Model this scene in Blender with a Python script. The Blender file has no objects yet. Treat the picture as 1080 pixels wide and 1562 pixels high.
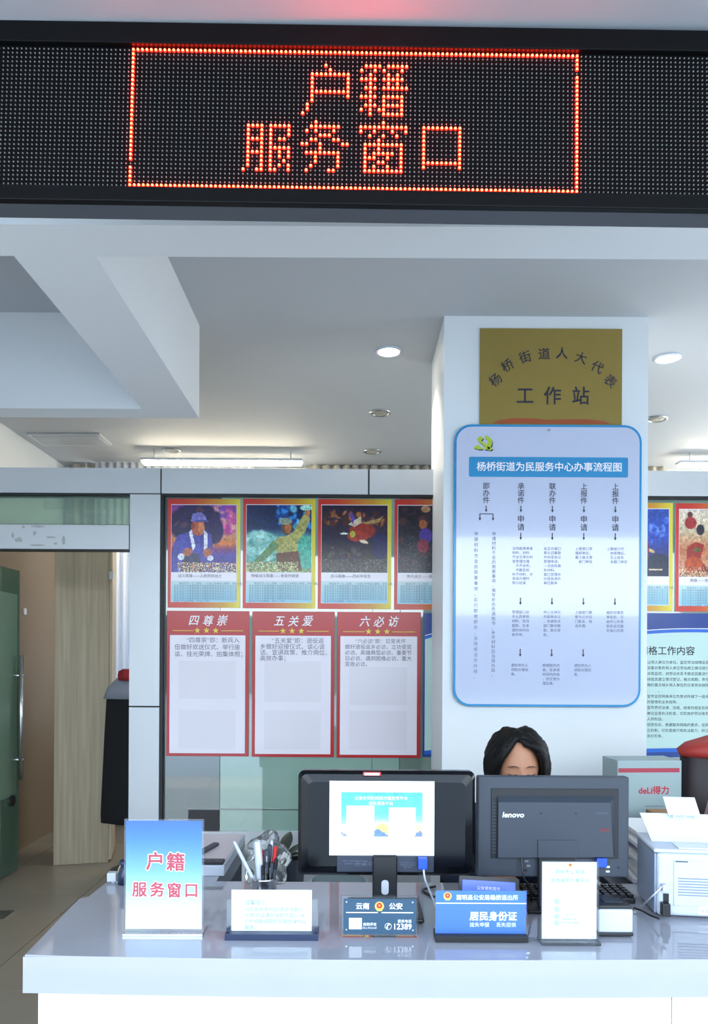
import bpy, bmesh, math, random
import numpy as np
from mathutils import Vector, Matrix, Euler
C = bpy.context.scene
COL = C.collection
R = math.radians
random.seed(7)

# ------------------------------------------------------------------ camera
F, CX, CY, H = 1150.0, 540.0, 1009.0, 1.5       # focal length (px), horizon point, eye height
CAM = Vector((0, 0, H))
CR = Matrix.Rotation(R(90), 3, 'X') @ Matrix.Rotation(R(0.3), 3, 'Z')
cam = bpy.data.objects.new('camera', bpy.data.cameras.new('camera')); COL.objects.link(cam)
cam.matrix_world = Matrix.Translation(CAM) @ CR.to_4x4()
cd = cam.data; cd.sensor_fit = 'VERTICAL'; cd.sensor_height = 36.0; cd.lens = F / 1562 * 36
cd.shift_y = (CY - 781) / 1562; cd.clip_start = 0.05; cd.clip_end = 300
C.camera = cam
def P(px, py, d): return CAM + CR @ Vector(((px - CX) / F * d, -(py - CY) / F * d, -d))

# ------------------------------------------------------------------ light
C.view_settings.view_transform = 'Standard'; C.view_settings.look = 'None'
C.view_settings.gamma = 1; C.view_settings.use_curve_mapping = False
C.view_settings.exposure = 0.62
C.cycles.use_denoising = True
def lin(h):
    if isinstance(h, tuple): return h
    h = h.lstrip('#'); v = [int(h[i:i+2], 16) / 255 for i in (0, 2, 4)]
    return tuple(c / 12.92 if c <= .04045 else ((c + .055) / 1.055) ** 2.4 for c in v)
W = bpy.data.worlds.new('sky'); C.world = W; W.use_nodes = True
wn = W.node_tree.nodes; wl = W.node_tree.links
tc = wn.new('ShaderNodeTexCoord'); sp = wn.new('ShaderNodeSeparateXYZ'); rp = wn.new('ShaderNodeValToRGB')
wl.new(tc.outputs['Generated'], sp.inputs[0]); wl.new(sp.outputs['Z'], rp.inputs[0])
rp.color_ramp.elements[0].position = 0.0; rp.color_ramp.elements[0].color = (.87, .95, 1.0, 1)
rp.color_ramp.elements[1].position = 0.7; rp.color_ramp.elements[1].color = (.48, .70, 1.0, 1)
wl.new(rp.outputs[0], wn['Background'].inputs[0]); wn['Background'].inputs[1].default_value = 5.0
def area(name, loc, rot, sx, sy, power, col, portal=False):
    l = bpy.data.lights.new(name, 'AREA'); l.shape = 'RECTANGLE'; l.size = sx; l.size_y = sy; l.energy = power; l.color = col
    if portal: l.cycles.is_portal = True
    o = bpy.data.objects.new(name, l); o.location = loc; o.rotation_euler = rot; COL.objects.link(o); return o
sl = bpy.data.lights.new('sun', 'SUN'); sl.energy = 6; sl.angle = R(.6); sl.color = (1, .95, .86)
so = bpy.data.objects.new('sun', sl); so.rotation_euler = Vector((-.45, .25, -.85)).to_track_quat('-Z', 'Y').to_euler(); COL.objects.link(so)
area('entrance_daylight_portal', (.76, -0.8, 1.46), (R(90), 0, 0), 6.9, 2.9, 1, (1, 1, 1), True)
area('added_window_portal', (4.2, 4.75, 1.75), (0, R(90), 0), 1.9, 4.1, 1, (1, 1, 1), True)  # portal of the added, unseen side window
area('rear_window_portal', (-1.6, 6.98, 1.9), (R(-90), 0, 0), 1.5, 2.1, 1, (1, 1, 1), True)

# ------------------------------------------------------------------ materials
def mat(name, color, rough=.6, metal=0, spec=.5, emis=None, es=0, alpha=None, trans=0, noise=0, nscale=20, bump=0, coat=0, stretch=(1, 1, 1), c2=None):
    m = bpy.data.materials.new(name); m.use_nodes = True; n = m.node_tree.nodes; l = m.node_tree.links
    b = n['Principled BSDF']; c = lin(color)
    b.inputs['Base Color'].default_value = (*c, 1); b.inputs['Roughness'].default_value = rough
    b.inputs['Metallic'].default_value = metal; b.inputs['Specular IOR Level'].default_value = spec
    b.inputs['Coat Weight'].default_value = coat; b.inputs['Transmission Weight'].default_value = trans
    if emis: b.inputs['Emission Color'].default_value = (*lin(emis), 1); b.inputs['Emission Strength'].default_value = es
    if alpha is not None: b.inputs['Alpha'].default_value = alpha
    if noise or bump:
        t = n.new('ShaderNodeTexCoord'); mp = n.new('ShaderNodeMapping'); mp.inputs['Scale'].default_value = stretch
        nt = n.new('ShaderNodeTexNoise'); nt.inputs['Scale'].default_value = nscale; nt.inputs['Detail'].default_value = 5
        l.new(t.outputs['Object'], mp.inputs[0]); l.new(mp.outputs[0], nt.inputs['Vector'])
        if noise:
            r = n.new('ShaderNodeValToRGB'); d = lin(c2) if c2 else tuple(x * (1 - noise) for x in c)
            r.color_ramp.elements[0].position = .3; r.color_ramp.elements[0].color = (*d, 1)
            r.color_ramp.elements[1].position = .7; r.color_ramp.elements[1].color = (*c, 1)
            l.new(nt.outputs['Fac'], r.inputs[0]); l.new(r.outputs[0], b.inputs['Base Color'])
        if bump:
            bp = n.new('ShaderNodeBump'); bp.inputs['Strength'].default_value = bump; bp.inputs['Distance'].default_value = .002
            l.new(nt.outputs['Fac'], bp.inputs['Height']); l.new(bp.outputs[0], b.inputs['Normal'])
    return m
def glass(name, color, opac, rough=.02, diff=None, ior=1.6):
    m = bpy.data.materials.new(name); m.use_nodes = True; n = m.node_tree.nodes; l = m.node_tree.links
    n.clear(); o = n.new('ShaderNodeOutputMaterial'); tr = n.new('ShaderNodeBsdfTransparent'); tr.inputs[0].default_value = (*lin(color), 1)
    b = n.new('ShaderNodeBsdfPrincipled'); b.inputs['Base Color'].default_value = (*lin(diff or color), 1); b.inputs['Roughness'].default_value = rough
    g = n.new('ShaderNodeBsdfGlossy'); g.inputs['Roughness'].default_value = rough
    fr = n.new('ShaderNodeFresnel'); fr.inputs[0].default_value = ior
    m1 = n.new('ShaderNodeMixShader'); m1.inputs[0].default_value = opac
    m2 = n.new('ShaderNodeMixShader')
    l.new(tr.outputs[0], m1.inputs[1]); l.new(b.outputs[0], m1.inputs[2])
    l.new(fr.outputs[0], m2.inputs[0]); l.new(m1.outputs[0], m2.inputs[1]); l.new(g.outputs[0], m2.inputs[2]); l.new(m2.outputs[0], o.inputs[0])
    return m
def attr_mat(name, rough, spec=.5, coat=0):
    m = bpy.data.materials.new(name); m.use_nodes = True; n = m.node_tree.nodes; l = m.node_tree.links
    a = n.new('ShaderNodeAttribute'); a.attribute_name = 'Col'; b = n['Principled BSDF']
    b.inputs['Roughness'].default_value = rough; b.inputs['Specular IOR Level'].default_value = spec; b.inputs['Coat Weight'].default_value = coat
    l.new(a.outputs['Color'], b.inputs['Base Color']); return m
M = {}
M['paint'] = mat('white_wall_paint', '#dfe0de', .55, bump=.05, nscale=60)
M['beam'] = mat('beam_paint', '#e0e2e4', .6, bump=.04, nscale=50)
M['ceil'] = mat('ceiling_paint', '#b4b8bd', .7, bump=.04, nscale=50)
M['pillar'] = mat('pillar_paint', '#e4e8ea', .45, spec=.3)
M['acp'] = mat('aluminium_composite', '#c4c8cc', .35, .25, noise=.03, nscale=3)
M['seam'] = mat('black_seam', '#15171a', .5)
M['black'] = mat('black_plastic', '#17181b', .4)
M['bezel'] = mat('led_bezel', '#08090b', .4, spec=.2)
M['bezelgrey'] = mat('led_underside', '#4a4d54', .5)
M['ledback'] = mat('led_mask', '#0b090b', .8, spec=.12)
M['led_off'] = mat('led_lens_off', '#8c8e8a', .4)
M['led_red'] = mat('led_lens_halo', '#ff1500', .4, emis=(1, .007, .002), es=5)  # lit lens, with the red bloom halo put into its glow
M['led_core'] = mat('led_die_lit', '#ffb060', .4, emis=(1, .042, .014), es=22)
M['gpane'] = glass('partition_glass', '#a9b8ac', .78, .03, '#7f9488', 1.9)
M['gfilm'] = glass('partition_film', '#b9cdc2', .92, .03, '#94b3a5', 1.9)
M['gdark'] = glass('partition_glass_dark', '#7c8a84', .86, .03, '#5e6a68', 1.9)
M['gtrans'] = glass('transom_glass', '#c9dcd2', .35, .02, '#9fb4a8')
M['gdoor'] = glass('door_glass', '#a4c0b0', .45, .05, '#6c8f7c')
M['acry'] = glass('clear_acrylic', '#fcfeff', .02, .02, '#f0f8fc', 1.3)
M['bagp'] = glass('thin_plastic', '#f8faf8', .07, .12, '#d8dcdc')
M['chrome'] = mat('brushed_steel', '#c9ccd0', .22, 1)
M['wood'] = mat('pale_oak_laminate', '#b5a68c', .5, noise=.14, nscale=3, stretch=(14, 14, .5), c2='#9c8e77')
M['panelwood'] = mat('pale_pink_laminate', '#ece4ea', .4, noise=.05, nscale=3, stretch=(.6, 2, 18))
M['counter'] = mat('polished_quartz', '#a6a8b2', .035, spec=.85, noise=.04, nscale=5)
M['brown'] = mat('brown_wall_panel', '#75644f', .6)
M['tile'] = mat('floor_tile', '#8d8476', .22, noise=.07, nscale=4)
M['grout'] = mat('grout', '#54504a', .9)
M['dktile'] = mat('dark_tile', '#4c4946', .3)
M['curtain'] = mat('white_curtain', '#e3e8f0', .9)
_n = M['curtain'].node_tree.nodes; _l = M['curtain'].node_tree.links; _t = _n.new('ShaderNodeBsdfTranslucent'); _t.inputs[0].default_value = (.8, .84, .9, 1); _m = _n.new('ShaderNodeMixShader'); _m.inputs[0].default_value = .22
_l.new(_n['Principled BSDF'].outputs[0], _m.inputs[1]); _l.new(_t.outputs[0], _m.inputs[2]); _l.new(_m.outputs[0], _n['Material Output'].inputs[0])
M['curtaing'] = mat('grey_curtain', '#cfcabf', .9)
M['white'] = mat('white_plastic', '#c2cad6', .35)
M['paper'] = mat('white_paper', '#eef3f4', .6)
M['ink'] = mat('dark_ink', '#2c2a3a', .5); M['inkg'] = mat('grey_ink', '#636b82', .5); M['inkw'] = mat('white_ink', '#f2f2f6', .5)
M['inkr'] = mat('red_ink', '#c41a3c', .5); M['inkb'] = mat('blue_ink', '#2f7cb4', .5); M['inky'] = mat('yellow_ink', '#e8cf4e', .5)
M['redb'] = mat('red_board', '#b5272b', .22); M['brdw'] = mat('board_white', '#e6e1ea', .2); M['brdw2'] = mat('board_box', '#dfdae3', .2)
M['gold'] = mat('gold_plaque', '#a08a48', .25, .3, noise=.08, nscale=2)
M['chart'] = mat('chart_board', '#c3cae2', .1, coat=.6); M['cblue'] = mat('chart_blue', '#2f8fc6', .2)
M['print'] = attr_mat('laminated_print', .22); M['card'] = attr_mat('card_print', .4, .3)
M['mon'] = mat('monitor_shell', '#090b10', .2, spec=.3, noise=.1, nscale=400)
M['mon2'] = mat('monitor_shell_matte', '#343b46', .5); M['mon2d'] = mat('monitor_groove', '#14171b', .5)
M['vga'] = mat('vga_blue', '#1f4fc0', .4)
M['navy'] = mat('navy_base', '#1d2c4c', .3); M['skin'] = mat('skin', '#bd8668', .55, noise=.06, nscale=12)
M['hair'] = mat('black_hair', '#0b0a0b', .6, spec=.25); M['shirt'] = mat('dark_blue_shirt', '#22304a', .8)
M['lamp'] = mat('lamp_glow', '#ffffff', .5, emis='#fff6e4', es=22)
M['lampdim'] = mat('lamp_off_glass', '#a9a59b', .4)
M['tube'] = mat('tube_glow', '#ffffff', .5, emis='#ffefcf', es=42)
M['screen'] = mat('tablet_screen', '#3a55d8', .3, emis='#4a62e8', es=.6)
M['teal'] = mat('teal_seat', '#2f5e66', .4); M['cardb'] = mat('cardboard', '#a57f58', .8)
M['redp'] = mat('red_plastic', '#c21f24', .4); M['coat'] = mat('black_coat', '#121217', .9); M['greycap'] = mat('grey_cloth', '#8c8f9c', .9)

# ------------------------------------------------------------------ mesh helpers
def new(): return bmesh.new()
def box(bm, x0, x1, y0, y1, z0, z1, bev=0, seg=2):
    vs = [bm.verts.new((x, y, z)) for x in (x0, x1) for y in (y0, y1) for z in (z0, z1)]
    fs = [bm.faces.new([vs[i] for i in q]) for q in ((0, 1, 3, 2), (4, 6, 7, 5), (0, 4, 5, 1), (2, 3, 7, 6), (0, 2, 6, 4), (1, 5, 7, 3))]
    if bev:
        es = list({e for f in fs for e in f.edges})
        bmesh.ops.bevel(bm, geom=es, offset=bev, segments=seg, affect='EDGES', profile=.5)
    return bm
def cyl(bm, p0, p1, r0, r1=None, seg=16, caps=True):
    p0, p1 = Vector(p0), Vector(p1); r1 = r0 if r1 is None else r1
    q = (p1 - p0).to_track_quat('Z', 'Y')
    a = [bm.verts.new(p0 + q @ Vector((math.cos(t) * r0, math.sin(t) * r0, 0))) for t in [2 * math.pi * i / seg for i in range(seg)]]
    b = [bm.verts.new(p1 + q @ Vector((math.cos(t) * r1, math.sin(t) * r1, 0))) for t in [2 * math.pi * i / seg for i in range(seg)]]
    for i in range(seg): bm.faces.new((a[i], a[(i+1) % seg], b[(i+1) % seg], b[i]))
    if caps:
        bm.faces.new(a[::-1]); bm.faces.new(b)
    return bm
def lathe(bm, prof, seg=24, center=(0, 0, 0)):
    c = Vector(center); rings = []
    for r, z in prof:
        rings.append([bm.verts.new(c + Vector((r * math.cos(2*math.pi*i/seg), r * math.sin(2*math.pi*i/seg), z))) for i in range(seg)])
    for a, b in zip(rings, rings[1:]):
        for i in range(seg): bm.faces.new((a[i], a[(i+1) % seg], b[(i+1) % seg], b[i]))
    bm.faces.new(rings[0][::-1]); bm.faces.new(rings[-1]); return bm
def tube(bm, pts, rad, seg=8):
    pts = [Vector(p) for p in pts]; rings = []; n = len(pts)
    rs = rad if isinstance(rad, (list, tuple)) else [rad] * n
    for i, p in enumerate(pts):
        t = (pts[min(i+1, n-1)] - pts[max(i-1, 0)]).normalized(); q = t.to_track_quat('Z', 'Y')
        rings.append([bm.verts.new(p + q @ Vector((math.cos(2*math.pi*k/seg) * rs[i], math.sin(2*math.pi*k/seg) * rs[i], 0))) for k in range(seg)])
    for a, b in zip(rings, rings[1:]):
        for k in range(seg): bm.faces.new((a[k], a[(k+1) % seg], b[(k+1) % seg], b[k]))
    bm.faces.new(rings[0][::-1]); bm.faces.new(rings[-1]); return bm
def spline(pts, n=10):
    pts = [Vector(p) for p in pts]; out = []
    P4 = [pts[0]] + pts + [pts[-1]]
    for i in range(len(pts) - 1):
        a, b, c, d = P4[i:i+4]
        for k in range(n):
            t = k / n; out.append(.5 * ((2*b) + (c-a)*t + (2*a-5*b+4*c-d)*t*t + (3*b-a-3*c+d)*t**3))
    return out + [pts[-1]]
def prism(bm, pts, y0, y1):           # pts in X,Z
    a = [bm.verts.new((x, y0, z)) for x, z in pts]; b = [bm.verts.new((x, y1, z)) for x, z in pts]; n = len(pts)
    bm.faces.new(a); bm.faces.new(b[::-1])
    for i in range(n): bm.faces.new((a[i], b[i], b[(i+1) % n], a[(i+1) % n]))
    return bm
def flat(bm, pts, y):
    bm.faces.new([bm.verts.new((x, y, z)) for x, z in pts]); return bm
def rrect(x0, x1, z0, z1, r, n=6):
    out = []
    for cx, cz, a0 in ((x1-r, z1-r, 0), (x0+r, z1-r, 90), (x0+r, z0+r, 180), (x1-r, z0+r, 270)):
        out += [(cx + r*math.cos(R(a0+90*i/n)), cz + r*math.sin(R(a0+90*i/n))) for i in range(n+1)]
    return out
def obj(name, bm, m, parent=None, loc=None, rot=None, smooth=False, normals=True):
    me = bpy.data.meshes.new(name)
    if normals: bmesh.ops.recalc_face_normals(bm, faces=bm.faces)
    bm.to_mesh(me); bm.free(); me.materials.append(M[m] if isinstance(m, str) else m)
    if smooth:
        for p in me.polygons: p.use_smooth = True
    o = bpy.data.objects.new(name, me); COL.objects.link(o)
    if parent is not None: o.parent = parent
    if loc is not None: o.location = loc
    if rot is not None: o.rotation_euler = rot
    return o
def tag(o, label=None, cat=None, group=None, kind=None):
    for k, v in (('label', label), ('category', cat), ('group', group), ('kind', kind)):
        if v: o[k] = v
    return o
def empty(name, loc, label, cat, group=None, kind=None, rz=0):
    o = bpy.data.objects.new(name, None); o.location = loc; o.rotation_euler.z = rz; o.empty_display_size = .05
    COL.objects.link(o); return tag(o, label, cat, group, kind)
def copy_tree(o, parent=None):
    c = o.copy(); COL.objects.link(c); c.parent = parent
    for ch in o.children: copy_tree(ch, c)
    return c
# text -> mesh
_tc = bpy.data.curves.new('text_source', 'FONT'); _to = bpy.data.objects.new('text_source', _tc); COL.objects.link(_to)
_tcache = {}
def textmesh(s, shear=0, line=1.0, space=1.0, align='CENTER'):
    k = (s, shear, line, space, align)
    if k not in _tcache:
        _tc.body = s; _tc.size = 1; _tc.resolution_u = 2; _tc.shear = shear; _tc.space_line = line
        _tc.space_character = space; _tc.align_x = align
        _to.update_tag(); dg = bpy.context.evaluated_depsgraph_get(); dg.update()
        me = bpy.data.meshes.new_from_object(_to.evaluated_get(dg), depsgraph=dg)
        _tcache[k] = ([tuple(v.co) for v in me.vertices], [tuple(p.vertices) for p in me.polygons]); bpy.data.meshes.remove(me)
    return _tcache[k]
class Glyphs:
    def __init__(s): s.v, s.f = [], []
    def add(s, st, x, z, size, y=0, rot=0, sx=1, sz=1, **k):
        bo = k.pop('bold', 0); V_, F_ = textmesh(st, **k); c, n = math.cos(rot), math.sin(rot)
        m_ = 0 if bo < .005 else (4 if bo < .05 else 10)
        for iy, (ox, oz) in enumerate([(0, 0)] + [(bo*math.cos(2*math.pi*(i+.5)/m_), bo*math.sin(2*math.pi*(i+.5)/m_)) for i in range(m_)]):
            b = len(s.v)
            for a, q, _ in V_:
                u, w = (a + ox) * size * sx, (q - .357 + oz) * size * sz
                s.v.append((x + u*c - w*n, y + iy*.00005, z + u*n + w*c))
            s.f += [tuple(i + b for i in f) for f in F_]
        return s
    def build(s, name, m, parent):
        me = bpy.data.meshes.new(name); me.from_pydata(s.v, [], s.f); me.materials.append(M[m])
        o = bpy.data.objects.new(name, me); COL.objects.link(o); o.parent = parent; return o
class Board:
    """A flat board facing the camera side (-Y). Local X/Z are metres from the centre; helpers take photo pixels of its face."""
    def __init__(s, name, label, cat, x0, y0, x1, y1, d, group=None, tilt=0, rz=0, parent=None):
        s.s = F / d; s.cx, s.cy = (x0+x1)/2, (y0+y1)/2; s.w, s.h = (x1-x0)/s.s, (y1-y0)/s.s
        s.e = empty(name, P(s.cx, s.cy, d), label, cat, group, rz=rz); s.e.rotation_euler.x = tilt
    def X(s, px): return (px - s.cx) / s.s
    def Z(s, py): return -(py - s.cy) / s.s
    def rect(s, name, m, x0, y0, x1, y1, ya, yb, r=0, bev=0, parent=None):
        bm = new()
        if r: prism(bm, rrect(s.X(x0), s.X(x1), s.Z(y1), s.Z(y0), r / s.s), ya, yb)
        else: box(bm, s.X(x0), s.X(x1), ya, yb, s.Z(y1), s.Z(y0), bev)
        return obj(name, bm, m, parent or s.e)
    def poly(s, name, m, pts, y, parent=None):
        return obj(name, flat(new(), [(s.X(a), s.Z(b)) for a, b in pts], y), m, parent or s.e)
    def text(s, name, m, items, y=-.0012, parent=None):
        g = Glyphs(); rest = []
        for it in items:                                     # large characters become parts of their own
            st, px, py, size = it[:4]; k = dict(it[4]) if len(it) > 4 else {}
            if size >= 9.5 and all(ord(c) > 0x2000 or c == '\n' for c in st) and k.get('align', 'CENTER') == 'CENTER':
                vt = '\n' in st; cs = st.replace('\n', ''); ln = k.pop('line', 1.0); n = len(cs)
                for i, c in enumerate(cs):
                    qx, qy = (px, py + i*size*ln) if vt else (px + (i-(n-1)/2)*size*k.get('sx', 1), py)
                    Glyphs().add(c, s.X(qx), s.Z(qy), size / s.s, y, **k).build('character', m, parent or s.e)
            else: rest.append(it)
        items = rest
        if not items: return None
        for it in items:
            st, px, py, size = it[:4]; k = dict(it[4]) if len(it) > 4 else {}
            g.add(st, s.X(px), s.Z(py), size / s.s, y, **k)
        o = g.build(name, m, parent or s.e); o['kind'] = 'stuff'; return o
    def picture(s, name, x0, y0, x1, y1, nx, ny, fn, y=-.0006, m='print', parent=None):
        U, V = np.meshgrid((np.arange(nx) + .5) / nx, (np.arange(ny) + .5) / ny)
        img = fn(U, V)
        if nx > 30:
            q = np.random.RandomState(nx+int(x0)); n1 = q.rand(ny//4+1, nx//4+1).repeat(4, 0).repeat(4, 1)[:ny, :nx]; n2 = q.rand(ny, nx)
            img = img * (1 + ((n1-.5)*.22 + (n2-.5)*.3)[..., None]*(.3 if m == 'card' else 1))
        xs = np.linspace(s.X(x0), s.X(x1), nx+1); zs = np.linspace(s.Z(y0), s.Z(y1), ny+1)
        verts = [(x, y, z) for z in zs for x in xs]
        faces = [(j*(nx+1)+i, (j+1)*(nx+1)+i, (j+1)*(nx+1)+i+1, j*(nx+1)+i+1) for j in range(ny) for i in range(nx)]
        me = bpy.data.meshes.new(name); me.from_pydata(verts, [], faces); me.materials.append(M[m])
        ca = me.color_attributes.new('Col', 'FLOAT_COLOR', 'CORNER')
        c = np.ones((ny*nx, 4, 4), np.float32); i3 = np.clip(img.reshape(-1, 3), 0, 1)
        i3 = np.where(i3 <= .04045, i3/12.92, ((i3+.055)/1.055)**2.4); c[:, :, :3] = i3[:, None, :]
        ca.data.foreach_set('color', c.ravel())
        o = bpy.data.objects.new(name, me); COL.objects.link(o); o.parent = parent or s.e; return o
def vert(st): return '\n'.join(st)
# paint helpers (image arrays, sRGB 0..1, v runs down)
def rgb(h): h = h.lstrip('#'); return np.array([int(h[i:i+2], 16)/255 for i in (0, 2, 4)])
def grad(U, V, stops, axis='v'):
    t = V if axis == 'v' else U; ps = [p for p, _ in stops]; cs = np.array([rgb(c) for _, c in stops])
    return np.stack([np.interp(t, ps, cs[:, i]) for i in range(3)], -1)
def ell(img, U, V, cx, cy, rx, ry, col, rot=0, soft=.15):
    c, n = math.cos(rot), math.sin(rot); du, dv = U-cx, V-cy
    d = np.sqrt(((du*c + dv*n)/rx)**2 + ((-du*n + dv*c)/ry)**2); a = np.clip((1 - d)/soft + .5, 0, 1)[..., None]
    img[:] = img*(1-a) + rgb(col)*a
def pol(img, U, V, pts, col):
    ins = np.zeros(U.shape, bool); n = len(pts)
    for i in range(n):
        (x0, y0), (x1, y1) = pts[i], pts[(i+1) % n]
        if y0 == y1: continue
        cnd = ((y0 > V) != (y1 > V)) & (U < (x1-x0)*(V-y0)/(y1-y0)+x0); ins ^= cnd
    img[ins] = rgb(col)
def speck(img, U, V, region, cols, p, seed=1):
    r = np.random.RandomState(seed); m = region & (r.rand(*U.shape) < p); idx = r.randint(0, len(cols), U.shape)
    for k, c in enumerate(cols): img[m & (idx == k)] = rgb(c)
def blotch(img, U, V, seed, n, x0, x1, y0, y1, r0, r1, cols):
    q = np.random.RandomState(seed)
    for _ in range(n): ell(img, U, V, q.uniform(x0, x1), q.uniform(y0, y1), q.uniform(r0, r1), q.uniform(r0, r1)*.7, cols[q.randint(len(cols))], q.uniform(0, 3), .6)

# ------------------------------------------------------------------ structure
DP = 4.46                                     # distance of the glass partition
XL, XR, YB, YF = -2.68, 4.2, 6.98, -0.8
def slab(name, x0, x1, y0, y1, z0, z1, m, label=None, cat=None):
    return tag(obj(name, box(new(), x0, x1, y0, y1, z0, z1), m), label, cat, kind='structure')
fl = slab('floor', XL, XR, YF, YB, -.1, -.004, 'grout', 'beige glazed tile floor of the service hall', 'floor')
TS, G = .69, .004
tile_me = {}
def tile(ix, iy, m, dx=0, dy=0, w=TS, h=TS, x=None, y=None):
    x = (-1.72 + ix*TS) if x is None else x; y = (3.42 + iy*TS) if y is None else y
    x0, x1, y0, y1 = max(x+G/2, XL), min(x+w-G/2, XR), max(y+G/2, YF), min(y+h-G/2, YB)
    if x1 - x0 < .02 or y1 - y0 < .02: return
    k = (round(x1-x0, 3), round(y1-y0, 3), m)
    if k not in tile_me:
        o = obj('tile', box(new(), 0, x1-x0, 0, y1-y0, -.004, 0), m, fl); tile_me[k] = o.data
    else:
        o = bpy.data.objects.new('tile', tile_me[k]); COL.objects.link(o); o.parent = fl
    o.location = (x0, y0, 0)
for ix in range(-2, 9):
    for iy in range(-8, 6): tile(ix, iy, 'tile')
o = obj('tile', box(new(), -2.32, -2.02, 4.36, 4.5, 0, .003), 'dktile', fl); o['label'] = 'small dark grey inlay tile'
slab('wall_left', XL-.12, XL, YF, YB, 0, 3.4, 'paint', 'cream white plastered side wall on the left', 'wall')
bm = new()
for a_ in ((YF, 2.7, 0, 3.4), (6.8, YB, 0, 3.4), (2.7, 6.8, 0, .8), (2.7, 6.8, 2.7, 3.4)): box(bm, XR, XR+.12, *a_)
tag(obj('wall_right', bm, 'paint'), 'white plastered side wall beyond the right frame edge', 'wall', kind='structure')
wi = empty('added_window', (XR+.06, 4.75, 1.75), 'unseen wide window added in the right wall to brighten the rear office', 'window', kind='structure')  # added out of view so sun and sky bounce onto the rear ceiling
for a_, b_ in ((-2.05, -2.0), (-.7, -.66), (.66, .7), (2.0, 2.05)): obj('frame_post', box(new(), -.02, .02, a_, b_, -.95, .95), 'acp', wi)
for a_, b_ in ((-.95, -.91), (.91, .95)): obj('frame_rail', box(new(), -.019, .019, -2.0, 2.0, a_, b_), 'acp', wi)
bm = new()
for a_ in ((XL-.12, -2.35, 0, 3.4), (-.85, XR+.12, 0, 3.4), (-2.35, -.85, 0, .85), (-2.35, -.85, 2.95, 3.4)): box(bm, a_[0], a_[1], YB, YB+.12, a_[2], a_[3])
tag(obj('wall_back', bm, 'paint'), 'rear wall of the office behind the glass partition', 'wall', kind='structure')
w2 = empty('window_2', (-1.6, YB+.06, 1.9), 'bright rear office window behind the sheer curtain', 'window', kind='structure')
for a_, b_ in ((-.75, -.7), (-.02, .02), (.7, .75)): obj('frame_post', box(new(), a_, b_, -.02, .02, -1.05, 1.05), 'acp', w2)
for a_, b_ in ((-1.05, -1.0), (1.0, 1.05)): obj('frame_rail', box(new(), -.7, .7, -.019, .019, a_, b_), 'acp', w2)
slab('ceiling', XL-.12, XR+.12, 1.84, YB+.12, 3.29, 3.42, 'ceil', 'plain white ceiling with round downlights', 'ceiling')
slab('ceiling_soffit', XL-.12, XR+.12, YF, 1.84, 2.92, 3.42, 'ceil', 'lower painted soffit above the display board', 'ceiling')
slab('trim_1', XL, XR, 2.245, 2.42, 2.796, 3.29, 'beam', 'dropped ceiling beam running behind the display board', 'beam')
slab('trim_2', -1.099, -.835, 2.42, 3.885, 2.796, 3.29, 'beam', 'dropped beam running away from the front beam', 'beam')
slab('trim_3', XL, -.835, 3.885, 4.03, 2.796, 3.29, 'beam', 'short cross beam closing the left ceiling recess', 'beam')
pil = slab('wall_pillar', .458, 1.515, 3.9, 4.52, 0, 3.29, 'pillar', 'broad square white pillar carrying plaque and flow chart', 'pillar')
slab('ground_outside', -20, 20, -40, YF, -.15, -.02, mat('paving', '#8f979c', .8), 'pale paving outside the entrance', 'ground')
slab('wall_opposite', -20, 20, -27, -26, 0, 3.6, mat('far_hedge', '#3c4a44', .9), 'low dark building row across the street', 'wall')

# glass partition ------------------------------------------------------------
SP = F / DP
pt = empty('wall_partition', (0, DP, 0), 'office partition of glass panes framed in grey metal panels', 'partition', kind='structure')
def X4(px): return (px - 540) / SP
def Z4(py): return H - (py - 1009) / SP
def part4(name, m, x0, y0, x1, y1, ya=-.05, yb=.05, bev=.0):
    return obj(name, box(new(), X4(x0), X4(x1), ya, yb, Z4(y1), Z4(y0), bev), m, pt)
XE = 540 + 4.2*SP
part4('frame_core', 'seam', -290, 719.5, 244, 760, -.045, .045)
part4('frame_core', 'seam', 244, 719.5, XE, 760.5, -.045, .045)
for a, b in ((-290, 246.3), (248.6, 559.6), (562.2, 1100), (1102, XE)): part4('header_panel', 'acp', a, 719, b, 756.8)
part4('frame_core', 'seam', 203, 757, 251, 1395, -.04, .035)
for a, b in ((758.5, 1077.5), (1080, 1395)): part4('post_panel', 'acp', 201, a, 246.4, b)
part4('transom_pane', 'gtrans', -290, 760, 201, 806, -.005, .005)
dh = part4('door_header_panel', 'acp', -290, 805, 199.4, 841.5)
part4('frame_core', 'seam', -290, 804, 202, 843, -.04, .04)
def blob(bm, cx, cz, pts, y): flat(bm, [(cx + a, cz + b) for a, b in pts], y)
bm = new(); rr = random.Random(3)
for x0, y0, x1, y1 in ((51, 806, 76, 810), (22, 816, 27, 826), (27, 824, 40, 832), (54, 814, 61, 822), (48, 834, 74, 838), (73, 822, 90, 826), (86, 831, 92, 836), (98, 822, 104, 837), (38, 806, 43, 812)):
    cx, cy, rx, ry = (x0+x1)/2, (y0+y1)/2, (x1-x0)/2, (y1-y0)/2
    flat(bm, [(X4(cx + rx*math.cos(t)*rr.uniform(.6, 1.1)), Z4(cy + ry*math.sin(t)*rr.uniform(.6, 1.1))) for t in [i*math.pi/6 for i in range(12)]], -.0512)
o = obj('tape_residue', bm, mat('tape_residue', '#a4a6a6', .8), pt); o['label'] = 'grey glue marks left on the door header'
part4('glass_pane', 'gdark', 251, 760, 336, 1395, -.006, .006)
part4('glass_pane', 'gfilm', 337, 760, 567.5, 1395, -.006, .006)
part4('glass_pane', 'gfilm', 568.5, 760, 609.5, 1395, -.006, .006)
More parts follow.
